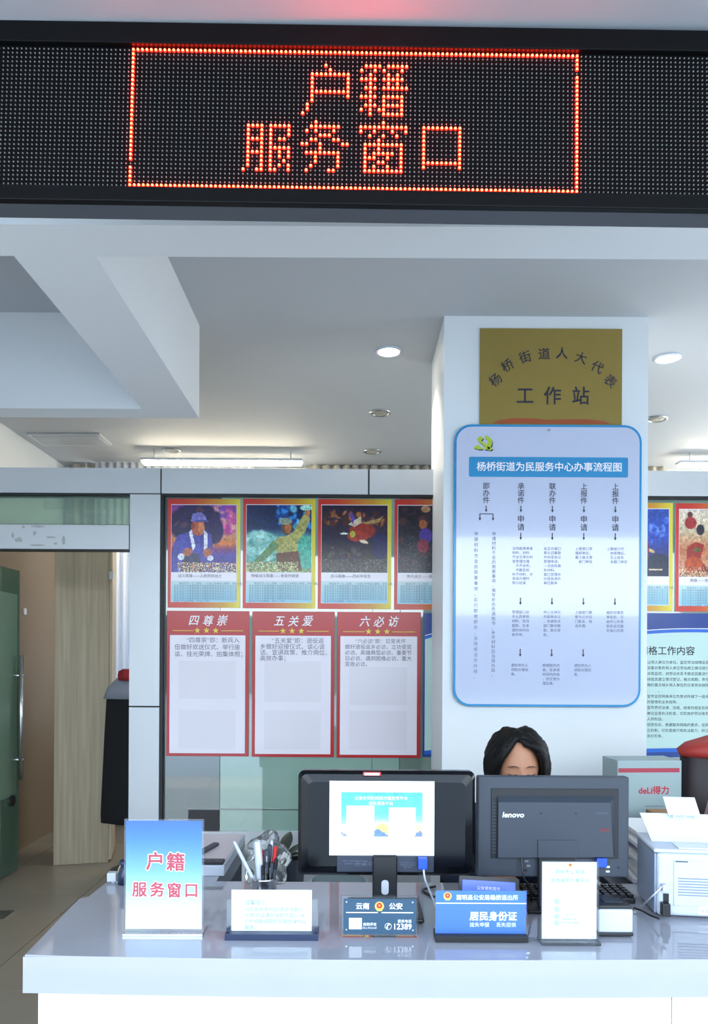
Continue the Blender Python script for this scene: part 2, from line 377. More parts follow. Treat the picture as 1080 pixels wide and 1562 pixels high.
part4('glass_pane', 'gpane', 610.5, 760, 930, 1395, -.006, .006)
part4('glass_pane', 'gpane', 931, 760, XE, 1395, -.006, .006)
part4('glass_rail', 'gdark', 251, 1234, 930, 1236, -.009, -.006)
part4('black_panel_behind', 'black', 289, 1236, 336, 1268, -.0115, -.0065)
part4('bottom_rail', 'acp', 250, 1268, XE, 1395, -.03, .03)
# glass door (open, leaning along the left)
dr = empty('door_1', (-2.385, DP+.06, 0), 'open frosted green glass door with long steel pull handle', 'door', kind='structure')
obj('glass_leaf', box(new(), -.006, .006, 0, .84, .02, 2.13), 'gdoor', dr)
obj('frosted_film', box(new(), .0065, .008, .0, .80, .55, 1.96), glass('door_film', '#93b09f', .7, .4, '#6a8d79'), dr)
bm = new(); cyl(bm, (.055, .76, .66), (.055, .76, 1.53), .016); hd = obj('pull_handle', bm, 'chrome', dr, smooth=True)
for z in (.80, 1.39):
    obj('handle_mount', cyl(new(), (-.05, .76, z), (.075, .76, z), .009), 'chrome', hd, smooth=True)
obj('lock_plate', cyl(new(), (-.02, .72, .52), (.02, .72, .52), .04), 'black', dr)
# office behind
tag(obj('wall_panel_brown', box(new(), XL, XL+.05, 5.0, YB, 0, 2.5), 'brown'), 'brown panelled lower part of the left office wall', 'wall', kind='structure')
sw = tag(obj('wall_switch', box(new(), XL+.05, XL+.062, 5.98, 6.03, 1.86, 1.91, .003), 'white'), 'tiny white switch on the brown wall', 'switch')

# ------------------------------------------------------------------ LED display
PW = .01
bx = P(0, 0, 1)
p_bl = P(198, 282, 1.67); 
led = empty('led_display', p_bl, 'wide black dot matrix display board showing red lit characters', 'display')
led.rotation_euler = Euler((R(-2.3), R(.23), 0))
NC0, NC1 = -32, 131
x0, x1 = (NC0-.8)*PW, (NC1+.8)*PW
# local x along the columns, z up the rows, face at y=0
led.rotation_euler = Euler((R(-2.3), R(.55), 0))
ZT, ZB = .31+.006, -.006
obj('mask_panel', box(new(), x0, x1, .002, .02, ZB, ZT), 'ledback', led)
obj('top_bezel', box(new(), x0-.02, x1+.02, -.012, .04, ZT, ZT+.048, .002), 'bezel', led)
obj('bottom_bezel', box(new(), x0-.02, x1+.02, -.006, .012, ZB-.034, ZB, .002), 'bezel', led)
for a, b in ((x0-.02, x0), (x1, x1+.02)): obj('side_bezel', box(new(), a, b, -.012, .04, ZB, ZT, .001), 'bezel', led)
obj('housing', box(new(), x0-.02, x1+.02, .012, .062, ZB-.033, ZT+.044), 'bezelgrey', led)
lit = set((c, r) for c in range(100) for r in (0, 31)) | set((0, r) for r in range(32) if r != 26) | set((99, r) for r in range(32) if r != 4)
def rows(base, dct):
    for r, cs in dct.items():
        for c in cs: lit.add((base + c, r))
rg = lambda a, b: list(range(a, b+1))
rows(35, {3: [8], 4: [9], 5: rg(5, 13), 6: [5, 13], 7: [5, 13], 8: [5, 13], 9: rg(5, 13), 10: [5, 13], 11: [5], 12: [4], 13: [4], 14: [3]})
rows(35, {3: rg(17, 20)+rg(22, 26), 4: [16, 19, 21, 25], 5: [18, 22, 24], 6: rg(16, 19)+rg(21, 25), 7: [18, 22, 24], 8: [17, 18, 19]+rg(21, 26),
          9: [18], 10: rg(16, 19)+rg(21, 25), 11: [18, 21, 25], 12: [17, 18, 19]+rg(21, 25), 13: [16, 18, 20, 21, 25], 14: [18]+rg(21, 25)})
rows(26, {17: [0, 1, 2, 3]+rg(5, 9), 18: [0, 3, 5, 9], 19: [0, 3, 5, 9], 20: [0, 1, 2, 3, 5, 7, 8], 21: [0, 3, 5], 22: [0, 3]+rg(5, 9), 23: [0, 1, 2, 3, 5, 7, 9],
          24: [0, 3, 5, 7, 9], 25: [0, 3, 5, 8], 26: [0, 3, 5, 7, 9], 27: [-1, 2, 3, 5, 6, 9]})
rows(26, {16: [15], 17: rg(14, 20), 18: [13, 15, 19], 19: [16, 17, 18], 20: [14, 15, 19, 20], 21: [12, 13, 16, 21, 22], 22: [16], 23: rg(13, 20),
          24: [15, 20], 25: [15, 20], 26: [14, 20], 27: [13, 18, 19]})
rows(51, {16: [5], 17: rg(0, 10), 18: [0, 3, 7, 10], 19: [2, 5, 8], 20: [4], 21: rg(1, 9), 22: [1, 4, 9], 23: [1, 3, 4, 5, 6, 7, 9], 24: [1, 2, 3, 6, 9],
          25: [1, 4, 5, 9], 26: [1, 3, 6, 9], 27: rg(1, 9)})
rows(51, {**{r: [14, 22] for r in (18, 19, 20, 21, 22, 23, 24, 26)}, 17: rg(14, 22), 25: rg(14, 22)})
def dome(v, f, x, z, r, y0, h, seg=6):
    b = len(v)
    for k, (rk, yk) in enumerate(((1, 0), (.75, .66))):
        for i in range(seg):
            a = 2*math.pi*i/seg; v.append((x + r*rk*math.cos(a), y0 - h*yk, z + r*rk*math.sin(a)))
    v.append((x, y0 - h, z))
    for i in range(seg):
        j = (i+1) % seg; f.append((b+i, b+j, b+seg+j, b+seg+i)); f.append((b+seg+i, b+seg+j, b+2*seg))
def leds(name, m, cells, r, y0, h, seg=6):
    v, f = [], []
    for c, rw in cells: dome(v, f, c*PW, (31-rw)*PW, r, y0, h, seg)
    me = bpy.data.meshes.new(name); me.from_pydata(v, [], f); me.materials.append(M[m]); me.shade_smooth()
    o = bpy.data.objects.new(name, me); COL.objects.link(o); o.parent = led; o['kind'] = 'stuff'; return o
leds('unlit_lamps', 'led_off', [(c, r) for c in range(NC0, NC1+1) for r in range(32) if (c, r) not in lit], .0017, .002, .003)
o = leds('lit_lamps', 'led_red', sorted(lit), .0041, .002, .0035, 8); o['label'] = 'red glowing lamps forming the characters and border'  # red domes widened to stand in for the bloom around each lamp
leds('lit_lamp_cores', 'led_core', sorted(lit), .0027, -.0006, .0026, 8)
# two hanging rods from the soffit hold the board
for xx in (.1, .9): obj('bracket', box(new(), xx-.02, xx+.02, .03, .06, ZT+.04, ZT+.08), 'chrome', led)

# ------------------------------------------------------------------ ceiling fittings
def downlight(px, py, on, label):
    p = P(px, py, 1.79*F/(1009-py)); p.z = 3.29
    t = empty('downlight', p, label, 'ceiling light', 'round recessed downlights')
    bm = new(); lathe(bm, [(.078, 0), (.078, -.006), (.066, -.012), (.058, -.004), (.058, 0)], 28); obj('trim_ring', bm, 'chrome' if not on else 'white', t, smooth=True)
    obj('lens', lathe(new(), [(.057, -.002), (.052, -.008), (.02, -.011)], 24), 'lamp' if on else 'lampdim', t, smooth=True)
    if on:
        l = bpy.data.lights.new('downlight_bulb', 'SPOT'); l.energy = 25; l.spot_size = R(110); l.spot_blend = .6; l.color = (1, .93, .82); l.shadow_soft_size = .05
        q = bpy.data.objects.new('bulb', l); COL.objects.link(q); q.parent = t; q.location = (0, 0, -.03)
downlight(593, 535, True, 'bright lit downlight left of the pillar top')
downlight(1018, 543, True, 'bright lit downlight right of the pillar')
downlight(580, 629, False, 'unlit downlight midway to the partition, left of pillar')
downlight(1002, 636, False, 'unlit downlight right of the pillar near the plaque height')
downlight(568, 688, False, 'far unlit downlight above the soldier pictures')
downlight(262, 688, False, 'far unlit downlight above the header joint on the left')
# air vent
zv = 1.79*F/(1009-664); v = empty('ceiling_vent', (-2.3, 6.09, 3.285), 'flat metal air vent set into the rear left ceiling', 'vent')
bm = new(); box(bm, -.29, .29, -.15, .15, -.012, .004, .003); obj('frame', bm, 'acp', v)
for k in range(7): obj('slat', box(new(), -.26, .26, -.125+k*.036, -.125+k*.036+.024, -.018, -.012), 'acp', v)
# strip lights near the rear wall
for xa, xb, lb in ((-1.81, -.445, 'long glowing ceiling strip light hung above the office on the left'), (2.74, 3.8, 'glowing ceiling strip light at the right, past the pillar')):
    s = empty('strip_light', ((xa+xb)/2, 6.4, 3.21), lb, 'ceiling light', 'rear ceiling strip lights'); w = (xb-xa)/2
    obj('housing', box(new(), -w, w, -.05, .05, -.02, .0, .003), 'white', s)
    for q in (-1, 1): obj('hanger', cyl(new(), (q*(w-.1), 0, 0), (q*(w-.1), 0, .08), .004, seg=8), 'white', s)
    obj('diffuser', box(new(), -w+.01, w-.01, -.04, .04, -.045, -.0205, .006), 'tube', s)
def curtain(name, x0, x1, y, z0, z1, m, label, wl=.09, amp=.03, group=None):
    bm = new(); n = int((x1-x0)/wl*8); top = []; bot = []
    for i in range(n+1):
        x = x0 + (x1-x0)*i/n; ph = 2*math.pi*(x-x0)/wl + .8*math.sin(x*9)
        top.append(bm.verts.new((x, y + amp*.7*math.sin(ph), z1))); bot.append(bm.verts.new((x + .01*math.sin(ph*.5), y + amp*math.sin(ph), z0)))
    for i in range(n): bm.faces.new((bot[i], bot[i+1], top[i+1], top[i]))
    o = obj(name, bm, m, smooth=True); sm = o.modifiers.new('th', 'SOLIDIFY'); sm.thickness = .003
    return tag(o, label, 'curtain', group)
curtain('curtain', -2.6, -2.36, 6.86, .02, 3.285, 'curtaing', 'grey pleated curtain in the rear left corner of the office')
curtain('curtain', -2.34, -.9, 6.80, .02, 3.285, 'curtain', 'white sheer curtain hanging between wardrobe and partition post', .07, .02)
curtain('curtain', -.42, 1.4, 6.86, .02, 3.285, 'curtaing', 'grey beige pleated curtain above the partition left of the pillar')
curtain('curtain', 2.55, 2.84, 6.86, .02, 3.285, 'curtaing', 'grey curtain strip seen over the partition right of the pillar')

# wardrobe behind the door opening
wd = empty('wardrobe', (-2.055, 5.76, 0), 'tall pale oak wardrobe standing in the office doorway view', 'wardrobe', rz=R(14))
obj('body', box(new(), -.19, .19, -.22, .22, .0, 2.4, .003), 'wood', wd)
for k in range(2):
    d_ = obj('door', box(new(), .192, .212, -.218+k*.219, -.003+k*.219, .02, 2.38, .002), 'wood', wd)
    obj('knob', cyl(new(), (.212, -.03+k*.06, 1.15), (.235, -.03+k*.06, 1.15), .01), 'chrome', d_)
for z in (.35, 1.2, 2.1): obj('hinge', box(new(), .19, .216, -.226, -.219, z, z+.06), 'chrome', wd)
# coat stand
cs = empty('coat_stand', (-1.52, 5.35, 0), 'dark coat stand partly hidden by the partition post', 'coat stand')
bm = new(); lathe(bm, [(.2, 0), (.2, .02), (.03, .04)], 20); obj('base', bm, 'black', cs)
obj('pole', cyl(new(), (0, 0, .03), (0, 0, 1.6), .016), 'black', cs)
for a in (0, 2.1, 4.2): obj('hook', tube(new(), spline([(0, 0, 1.5), (.06*math.cos(a), .06*math.sin(a), 1.53), (.09*math.cos(a), .09*math.sin(a), 1.6)], 4), .006), 'black', cs)
def cloth_tube(bm, prof, seg=36, fold=.02, nf=7, seed=0, center=(0, 0)):
    rings = []
    for k, (rx, ry, z) in enumerate(prof):
        ring = []
        for i in range(seg):
            a = 2*math.pi*i/seg; f = 1 + fold*(k/len(prof))*math.sin(nf*a + seed + k*.3)/max(rx, .03)
            ring.append(bm.verts.new((center[0] + rx*f*math.cos(a), center[1] + ry*f*math.sin(a), z)))
        rings.append(ring)
    for a, b in zip(rings, rings[1:]):
        for i in range(seg): bm.faces.new((a[i], a[(i+1) % seg], b[(i+1) % seg], b[i]))
    bm.faces.new(rings[0]); bm.faces.new(rings[-1][::-1]); return bm
ct = obj('coat', cloth_tube(new(), [(.03, .03, 1.36), (.12, .08, 1.31), (.19, .1, 1.22), (.2, .11, 1.0), (.21, .12, .7), (.22, .12, .42), (.215, .115, .36)], fold=.012), 'coat', smooth=True)
ct.location = (-1.56, 5.33, 0); tag(ct, 'long black coat hanging on the stand beside the sheer curtain', 'coat')
gc = obj('grey_scarf', cloth_tube(new(), [(.04, .03, 1.40), (.1, .07, 1.37), (.17, .115, 1.30), (.2, .115, 1.22)], fold=.01), 'greycap', smooth=True)
gc.location = (-1.57, 5.33, .01); tag(gc, 'grey scarf laid over the collar of the black coat', 'scarf')
bm = new(); 
for k in range(5):
    a = -.6 + k*.35; tube(bm, spline([(0, 0, 0), (.05*math.sin(a), -.02, .05), (.1*math.sin(a), -.03, .1)], 4), [.012]*4+[.014]*4+[.004], 6)
rf = obj('red_hat', cloth_tube(new(), [(.05, .045, -.045), (.055, .05, -.01), (.045, .04, .02), (.015, .015, .035)], fold=.012), mat('dark_red_cloth', '#8e1c20', .8), smooth=True); rf.location = (-1.585, 5.24, 1.405)
tag(rf, 'small crumpled red cap on top of the coat stand', 'cap')

# ------------------------------------------------------------------ front counter
D = .72; CZ = H - D                          # worktop height
TH = .092
ctr = empty('service_counter', (0, 1.84, 0), 'long white counter with polished stone top and pale laminate front', 'counter')
yy = lambda y: y - 1.84
bm = new(); prism_pts = [(-.803, 1.837), (2.2, 1.837), (2.2, 2.457), (-.45, 2.457), (-.45, 3.14), (-.72, 3.14), (-.72, 2.51), (-.80, 2.51), (-.80, 2.29), (-.83, 2.28)]
# horizontal slab polygon with a slightly bowed front edge
fr = [(-.803 + 3.0*i/24, 1.837 - .018*math.sin(math.pi*min(1, i/14))) for i in range(25)]
pts = fr + prism_pts[2:]
a = [bm.verts.new((x, yy(y), CZ-TH)) for x, y in pts]; b = [bm.verts.new((x, yy(y), CZ)) for x, y in pts]; n = len(pts)
bm.faces.new(a[::-1]); tf = bm.faces.new(b)
for i in range(n): bm.faces.new((a[i], a[(i+1) % n], b[(i+1) % n], b[i]))
bmesh.ops.bevel(bm, geom=[e for e in bm.edges if all(v in b for v in e.verts)], offset=.004, segments=2, affect='EDGES')
bmesh.ops.triangulate(bm, faces=[f for f in bm.faces if len(f.verts) > 8])
obj('worktop', bm, 'counter', ctr)
for xa, xb in ((-.775, .787), (.79, 2.19)): obj('front_panel', box(new(), xa, xb, .02, .04, .05, CZ-TH, .001), 'panelwood', ctr)
obj('side_panel', box(new(), -.77, -.75, .042, .66, .05, CZ-TH), 'panelwood', ctr)
obj('back_return_panel', box(new(), -.70, -.68, .66, 1.28, .0, CZ-TH), 'panelwood', ctr)
obj('inner_side_panel', box(new(), -.48, -.46, .66, 1.28, .0, CZ-TH), 'mon2', ctr)
obj('end_panel', box(new(), -.68, -.48, 1.26, 1.28, .0, CZ-TH), 'panelwood', ctr)
obj('plinth', box(new(), -.74, 2.18, .06, .2, 0, .05), 'seam', ctr)
obj('right_panel', box(new(), 2.15, 2.17, .042, .66, .05, CZ-TH), 'panelwood', ctr)

# ------------------------------------------------------------------ plaque and chart on the pillar
pq = Board('brass_plaque', 'square gold metal plaque with arched black writing, above the flow chart', 'plaque', 732, 501, 949, 649.5, 3.888)
pq.rect('plate', 'gold', 732, 501, 949, 649, 0, .011, bev=.001)
items = []
s_ = '杨桥街道人大代表'; ccx, ccy, rad = 841, 650, 112
pos = [(756, 580, 40), (774, 558, 33), (801, 545, 18), (830, 540, 4), (857, 539, -3), (886, 546, -16), (911, 560, -28), (931, 581, -42)]
for ch, (px, py, an) in zip(s_, pos): items.append((ch, px, py, 19, dict(rot=R(an), bold=.012)))
for ch, px in zip('工作站', (801, 843, 886)): items.append((ch, px, 604, 29, dict(bold=.018, sx=.95)))
pq.text('lettering', 'ink', items)
pq.poly('red_swoosh', 'inkr', [(751, 646.5), (762, 641), (785, 638), (815, 638.5), (838, 641), (860, 639.5), (895, 639), (920, 641.5), (934, 646.5)], -.0008).data.materials[0] = mat('swoosh_red', '#a5502c', .4)
ch_ = Board('flow_chart_board', 'tall rounded blue edged board with the service flow chart on the pillar', 'notice board', 692, 648, 978, 1078, 3.874)
ch_.rect('edge', 'cblue', 692, 648, 978, 1078, 0, .02, r=26)
ch_.rect('face', 'chart', 695.5, 651.5, 974.5, 1074.5, -.002, .0, r=23)
ch_.rect('title_bar', 'cblue', 714.5, 697.5, 957, 728, -.003, -.002, r=2.5)
ch_.text('title', 'inkw', [('杨桥街道为民服务中心办事流程图', 837, 712.5, 14.8, dict(bold=.02))], y=-.0042)
g = []
for s1, px in (('即办件', 741), ('承诺件', 794), ('联办件', 842), ('上报件', 890), ('上报件', 938)): g.append((vert(s1), px, 742, 10.8, dict(line=1.0, bold=.008)))
for px in (794, 842, 890, 938): g.append((vert('申请'), px, 792, 11.5, dict(line=1.1, bold=.008)))
ch_.text('headings', 'ink', g, y=-.0035)
bm = new()
def arrow(px, y0, y1, h=1.8):
    X, Z = ch_.X, ch_.Z
    flat(bm, [(X(px-.7), Z(y0)), (X(px-.7), Z(y1-3)), (X(px+.7), Z(y1-3)), (X(px+.7), Z(y0))], -.0035)
    flat(bm, [(X(px-h*1.2), Z(y1-4)), (X(px), Z(y1)), (X(px+h*1.2), Z(y1-4))], -.0036)
for px in (741, 794, 842, 890, 938): arrow(px, 772, 782)
for px in (794, 842, 890, 938): arrow(px, 813, 824)
for px in (794, 842, 890, 938): arrow(px, 912, 923)
for px in (794, 842, 890): arrow(px, 990, 1002)
arrow(731.5, 785, 795); arrow(751.5, 785, 795)
flat(bm, [(ch_.X(731), ch_.Z(784)), (ch_.X(731), ch_.Z(785.2)), (ch_.X(752), ch_.Z(785.2)), (ch_.X(752), ch_.Z(784))], -.0035)
obj('arrows', bm, 'ink', ch_.e)
g = [(vert('申报材料齐全的简要事项，实行即收即办，当场或当天办结。'), 726, 815, 6.4, dict(line=1.31)),
     (vert('申请材料不全的简要事项，填写补办件通知书，补齐材料后当场办结。'), 753, 815, 6.4, dict(line=1.12))]
for px, y0, st in ((781, 837, '当场能审审查\n材料，材料\n齐全交承办科\n室受理办理\n　不齐全的，\n　书面告知\n补齐材料，并\n承诺办理时\n限与结果'), (829, 837, '由主办窗口\n牵头召集联\n办科室会议\n受理申请，\n一次告知需\n补材料。\n窗口受理并\n分送各承办\n单位联审'),
                   (877, 837, '上报窗口受\n理初审后，\n报上级主管\n　部门审批'), (925, 837, '上报窗口代\n　办受理后，\n　交上级有\n　关部门审定')):
    g.append((st, px, y0, 5.3, dict(line=1.24, align='LEFT')))
for px, st in ((781, '受理窗口初\n步人员审核\n材料，现场\n踏勘，在承\n诺时间内办\n结手续。'), (829, '中心主持召\n开联审会议\n，协调有关\n部门集中踏\n勘，联合审\n批。'), (877, '上级部门审\n查与公示后\n门联系，组\n合办理。'), (925, '组织对事务\n审批后，交\n由中心负责\n联系返还服\n务窗口办理')):
    g.append((st, px, 934, 5.3, dict(line=1.3, align='LEFT')))
for px, st in ((780, '通知申办人\n领取办理结\n果。'), (828, '根据联办内\n容，在承诺\n时间内办结\n，并反馈办\n理结果。'), (876, '通知申办人\n领取办理结\n果。')):
    g.append((st, px, 1015, 5.3, dict(line=1.3, align='LEFT')))
ch_.text('small_print', 'inkg', g, y=-.0033)
# party emblem: dark shadow and yellow green figure
def emblem(dx, dy, m, y):
    bm = new(); pts = []
    X, Z = ch_.X, ch_.Z
    arc = [(738 + 11.5*math.cos(R(t)), 676 - 11*math.sin(R(t))) for t in range(80, -95, -12)] + [(736 + 7*math.cos(R(t)), 676 - 7*math.sin(R(t))) for t in range(-80, 75, 14)]
    flat(bm, [(X(a+dx), Z(b+dy)) for a, b in arc], y)
    for q in ([(721, 684), (728, 679), (736, 686), (729, 686.5)], [(726, 671), (731, 666), (736, 669), (733, 673.5), (748, 683), (745, 686.5), (729, 674.5)], [(743, 682), (751, 685), (747, 688), (741, 685.5)]):
        flat(bm, [(X(a+dx), Z(b+dy)) for a, b in q], y-.0001)
    return obj('emblem_shadow' if m == 'ink' else 'emblem', bm, m, ch_.e)
M['emb'] = mat('emblem_green', '#b2c832', .4)
emblem(1.2, 1.6, 'ink', -.0032); emblem(0, 0, 'emb', -.0036)
bm = new(); box(bm, ch_.X(834), ch_.X(838), -.006, -.002, ch_.Z(658), ch_.Z(655)); obj('screw', bm, 'chrome', ch_.e)

# ------------------------------------------------------------------ picture posters on the glass
def frame_grad(U, V): return grad(U, V, [(0, '#c62f2c'), (.25, '#c8402a'), (.75, '#c9962c'), (.97, '#d9c83a'), (1, '#dcd040')], 'u')
def textbox(U, V): return grad(U, V, [(0, '#c3d6d8'), (.3, '#a9d2dc'), (1, '#8fc6dc')])
def art1(U, V):
    im = grad(U, V, [(0, '#8a3f9c'), (.25, '#b8438a'), (.45, '#c98a6a'), (.58, '#d9773a'), (.66, '#7a3a74'), (.75, '#4a3a9a'), (1, '#332f80')])
    blotch(im, U, V, 2, 30, .5, 1, .05, .4, .03, .1, ['#b83a94', '#d66a9a', '#7a4aa8', '#e0a0a0'])
    ell(im, U, V, .36, .28, .40, .30, '#231a4a'); ell(im, U, V, .66, .38, .14, .2, '#2a1c58'); blotch(im, U, V, 5, 20, .05, .7, .02, .5, .03, .07, ['#2c2050', '#1d1840', '#4a2c4a'])
    pol(im, U, V, [(.02, 1), (.02, .6), (.1, .45), (.27, .4), (.35, .35), (.5, .35), (.62, .45), (.64, .7), (.6, 1)], '#4343a0')
    pol(im, U, V, [(.14, 1), (.2, .7), (.4, .72), (.5, .9), (.5, 1)], '#2c3158')
    ell(im, U, V, .41, .33, .1, .13, '#b8583c'); ell(im, U, V, .46, .34, .05, .1, '#d07a50'); ell(im, U, V, .33, .31, .03, .05, '#8a3a34')
    pol(im, U, V, [(.3, .23), (.33, .12), (.46, .11), (.52, .16), (.55, .24), (.3, .25)], '#7a74c0'); pol(im, U, V, [(.33, .22), (.56, .22), (.57, .25), (.36, .26)], '#55509a')
    pol(im, U, V, [(.27, .4), (.31, .36), (.37, .62), (.33, .68)], '#e0e0f0'); pol(im, U, V, [(.5, .37), (.55, .42), (.56, .64), (.5, .68)], '#e0e0f0')
    ell(im, U, V, .25, .7, .08, .06, '#b0604a', -.4); ell(im, U, V, .56, .71, .07, .07, '#b0604a')
    ell(im, U, V, .15, .77, .05, .05, '#d8dcf0'); ell(im, U, V, .6, .79, .05, .04, '#d8dcf0')
    speck(im, U, V, (V > .86) & (U > .1), ['#d8c8a0', '#2b2050', '#8f8f80', '#c06a50', '#e6dcc0'], .7); return im
def art2(U, V):
    im = grad(U, V, [(0, '#10204a'), (.35, '#14305a'), (.5, '#5aa0a0'), (.8, '#4a9080'), (1, '#8a9a60')])
    blotch(im, U, V, 3, 24, .5, 1, .0, .35, .03, .09, ['#2a80c8', '#70c0e0', '#18408a', '#3ab0b0'])
    ell(im, U, V, .2, .62, .32, .24, '#7ab8b0'); ell(im, U, V, .9, .7, .2, .25, '#4cae98'); blotch(im, U, V, 9, 14, .0, .4, .45, .8, .04, .1, ['#8cc8c0', '#5ea49c', '#a8d8cc'])
    pol(im, U, V, [(.42, .55), (.5, .47), (.62, .46), (.72, .4), (.84, .2), (.9, .12), (.98, .2), (.9, .4), (.78, .55), (.8, .75), (.5, .8)], '#a8a460')
    pol(im, U, V, [(.1, .85), (.3, .65), (.42, .52), (.5, .6), (.4, .72), (.2, .88)], '#5c8458'); pol(im, U, V, [(.45, .72), (.8, .68), (.86, .98), (.5, .98)], '#6a4230')
    ell(im, U, V, .62, .32, .085, .12, '#6a4030'); ell(im, U, V, .64, .34, .05, .08, '#a8683a'); ell(im, U, V, .6, .24, .1, .05, '#8a9888'); ell(im, U, V, .94, .1, .04, .07, '#b8783c')
    ell(im, U, V, .92, .04, .1, .04, '#a8e0d0'); speck(im, U, V, (V > .84) & (U < .8), ['#c8c080', '#4a6040', '#e0d8a0', '#8aa070'], .6); return im
def art3(U, V):
    im = grad(U, V, [(0, '#241a30'), (.2, '#3a2a3a'), (.5, '#1c1634'), (.8, '#3a3432'), (1, '#4a4440')]); blotch(im, U, V, 4, 40, 0, 1, .1, .28, .02, .06, ['#7a4a30', '#a8683c', '#3a2024', '#5a2a20'])
    ell(im, U, V, .62, .38, .2, .12, '#8a2a24'); ell(im, U, V, .55, .46, .16, .08, '#a03024'); pol(im, U, V, [(.4, .28), (.5, .22), (.6, .16), (.6, .26), (.5, .32)], '#c8b8a0')
    pol(im, U, V, [(.6, .26), (.85, .2), (.93, .16), (.88, .25), (.7, .28)], '#9a8050'); ell(im, U, V, .47, .43, .04, .05, '#b0b040'); ell(im, U, V, .34, .42, .06, .015, '#c0c8c0'); ell(im, U, V, .64, .54, .07, .025, '#e0ccb0', .3)
    pol(im, U, V, [(.45, .1), (.5, .2), (.47, .28), (.43, .15)], '#4a3a9a'); ell(im, U, V, .88, .6, .12, .2, '#1e1a50'); blotch(im, U, V, 8, 20, .1, .6, .55, .8, .02, .06, ['#3c2c40', '#6a4030', '#2a2440', '#504848'])
    speck(im, U, V, V > .8, ['#5a5450', '#2c2830', '#6c6866'], .5); return im
def art4(U, V):
    im = grad(U, V, [(0, '#2a1c28'), (.5, '#1e2030'), (1, '#2a2a34')]); blotch(im, U, V, 6, 40, 0, 1, 0, 1, .03, .08, ['#3a2430', '#22303c', '#1c1828', '#4a2c30'])
    ell(im, U, V, .38, .28, .06, .07, '#a8603c'); ell(im, U, V, .42, .45, .1, .12, '#4a3494'); ell(im, U, V, .38, .6, .09, .1, '#8a2440'); ell(im, U, V, .42, .05, .07, .05, '#b08060'); ell(im, U, V, .7, .4, .14, .2, '#70403c')
    speck(im, U, V, V > .55, ['#3c4450', '#6a5a60'], .12); return im
def art5(U, V):
    im = grad(U, V, [(0, '#2a4aa0'), (.4, '#2848b0'), (.7, '#1c2a70'), (1, '#141c44')]); blotch(im, U, V, 7, 26, .5, 1, .1, .5, .02, .07, ['#3a62c8', '#5a80d8', '#24409a'])
    ell(im, U, V, .84, .84, .22, .18, '#101a3c'); ell(im, U, V, .73, .62, .06, .025, '#c8a870', .4); ell(im, U, V, .8, .9, .12, .012, '#d8c0a0'); ell(im, U, V, .5, .6, .2, .3, '#7a2438'); return im
def art6(U, V):
    im = grad(U, V, [(0, '#d8c8b8'), (.3, '#c8b898'), (.6, '#b8704a'), (1, '#c8a080')]); blotch(im, U, V, 11, 30, .5, 1, 0, .5, .03, .08, ['#a8a8c8', '#e0dcd8', '#8a3030'])
    ell(im, U, V, .16, .08, .04, .05, '#5a3430'); ell(im, U, V, .17, .2, .09, .09, '#a03034'); pol(im, U, V, [(.12, .55), (.25, .48), (.38, .52), (.32, .75), (.5, .95), (.1, .85)], '#9a2c20')
    ell(im, U, V, .22, .82, .14, .12, '#b84a24'); ell(im, U, V, .32, .3, .06, .08, '#2c2a38'); pol(im, U, V, [(.45, .3), (.7, .2), (1, .3), (1, .9), (.6, .9), (.5, .6)], '#8a1c20'); ell(im, U, V, .55, .62, .1, .2, '#2a1a28'); ell(im, U, V, .27, .6, .06, .03, '#5a5a28')
    speck(im, U, V, (V > .85), ['#e0c0a0', '#3a2030', '#c87040'], .5); return im
POST = [(256, 761, 366.5, 927, art1, 'picture poster of a soldier with cap and white towel, leftmost', '战斗英雄——人民的好战士'),
        (370.5, 761, 481, 928, art2, 'picture poster of a shouting soldier with raised arm before a pale green sky', '特级战斗英雄——舍身炸碉堡'),
        (485, 761.5, 597, 929, art3, 'dark picture poster with a red cloth figure, third from the left', '战斗英雄——烈火中永生'),
        (601.5, 762, 713, 930, art4, 'near black picture poster half hidden behind the pillar', '伟大战士——舍身救少年'),
        (914, 767, 1026, 932, art5, 'blue picture poster, mostly behind the right side of the pillar', '英雄飞行员的故事'),
        (1030.5, 768, 1142, 933, art6, 'picture poster with red figures on cream at the right frame edge', '英雄——舍身勇拦惊马')]
BODY = '\n'.join('　　他出生于一九二四年，一九四三年参加八路军，次年入党。' if i == 0 else '在多次战斗中英勇顽强不怕牺牲表现突出先后立大功三次' for i in range(7)) + '\n在战斗中壮烈牺牲，年仅二十岁。'
for x0, y0, x1, y1, fn, lb, cap in POST:
    b = Board('picture_poster', lb, 'poster', x0, y0, x1, y1, DP-.013, 'soldier picture posters on the partition glass')
    b.rect('backing', 'white', x0, y0, x1, y1, 0, .0065)
    b.picture('border', x0, y0, x1, y1, 24, 2, frame_grad)
    ix0, ix1 = x0+5.5, x1-6
    b.rect('caption_panel', 'brdw', ix0-.6, y0+8.5, ix1+.6, y1-8.5, -.0012, -.0008)
    b.picture('painting', ix0, y0+9.5, ix1, y0+112, 90, 90, fn, -.0016)
    b.picture('text_panel', ix0, y0+125, ix1, y1-9, 4, 8, textbox, -.0016)
    b.text('caption', 'ink', [(cap, (x0+x1)/2-6, y0+117.5, 5.6, dict(bold=.0))], y=-.002)
    b.text('body_text', 'inkg', [(BODY, ix0+4, y0+129, 3.85, dict(align='LEFT', line=1.0))], y=-.002)

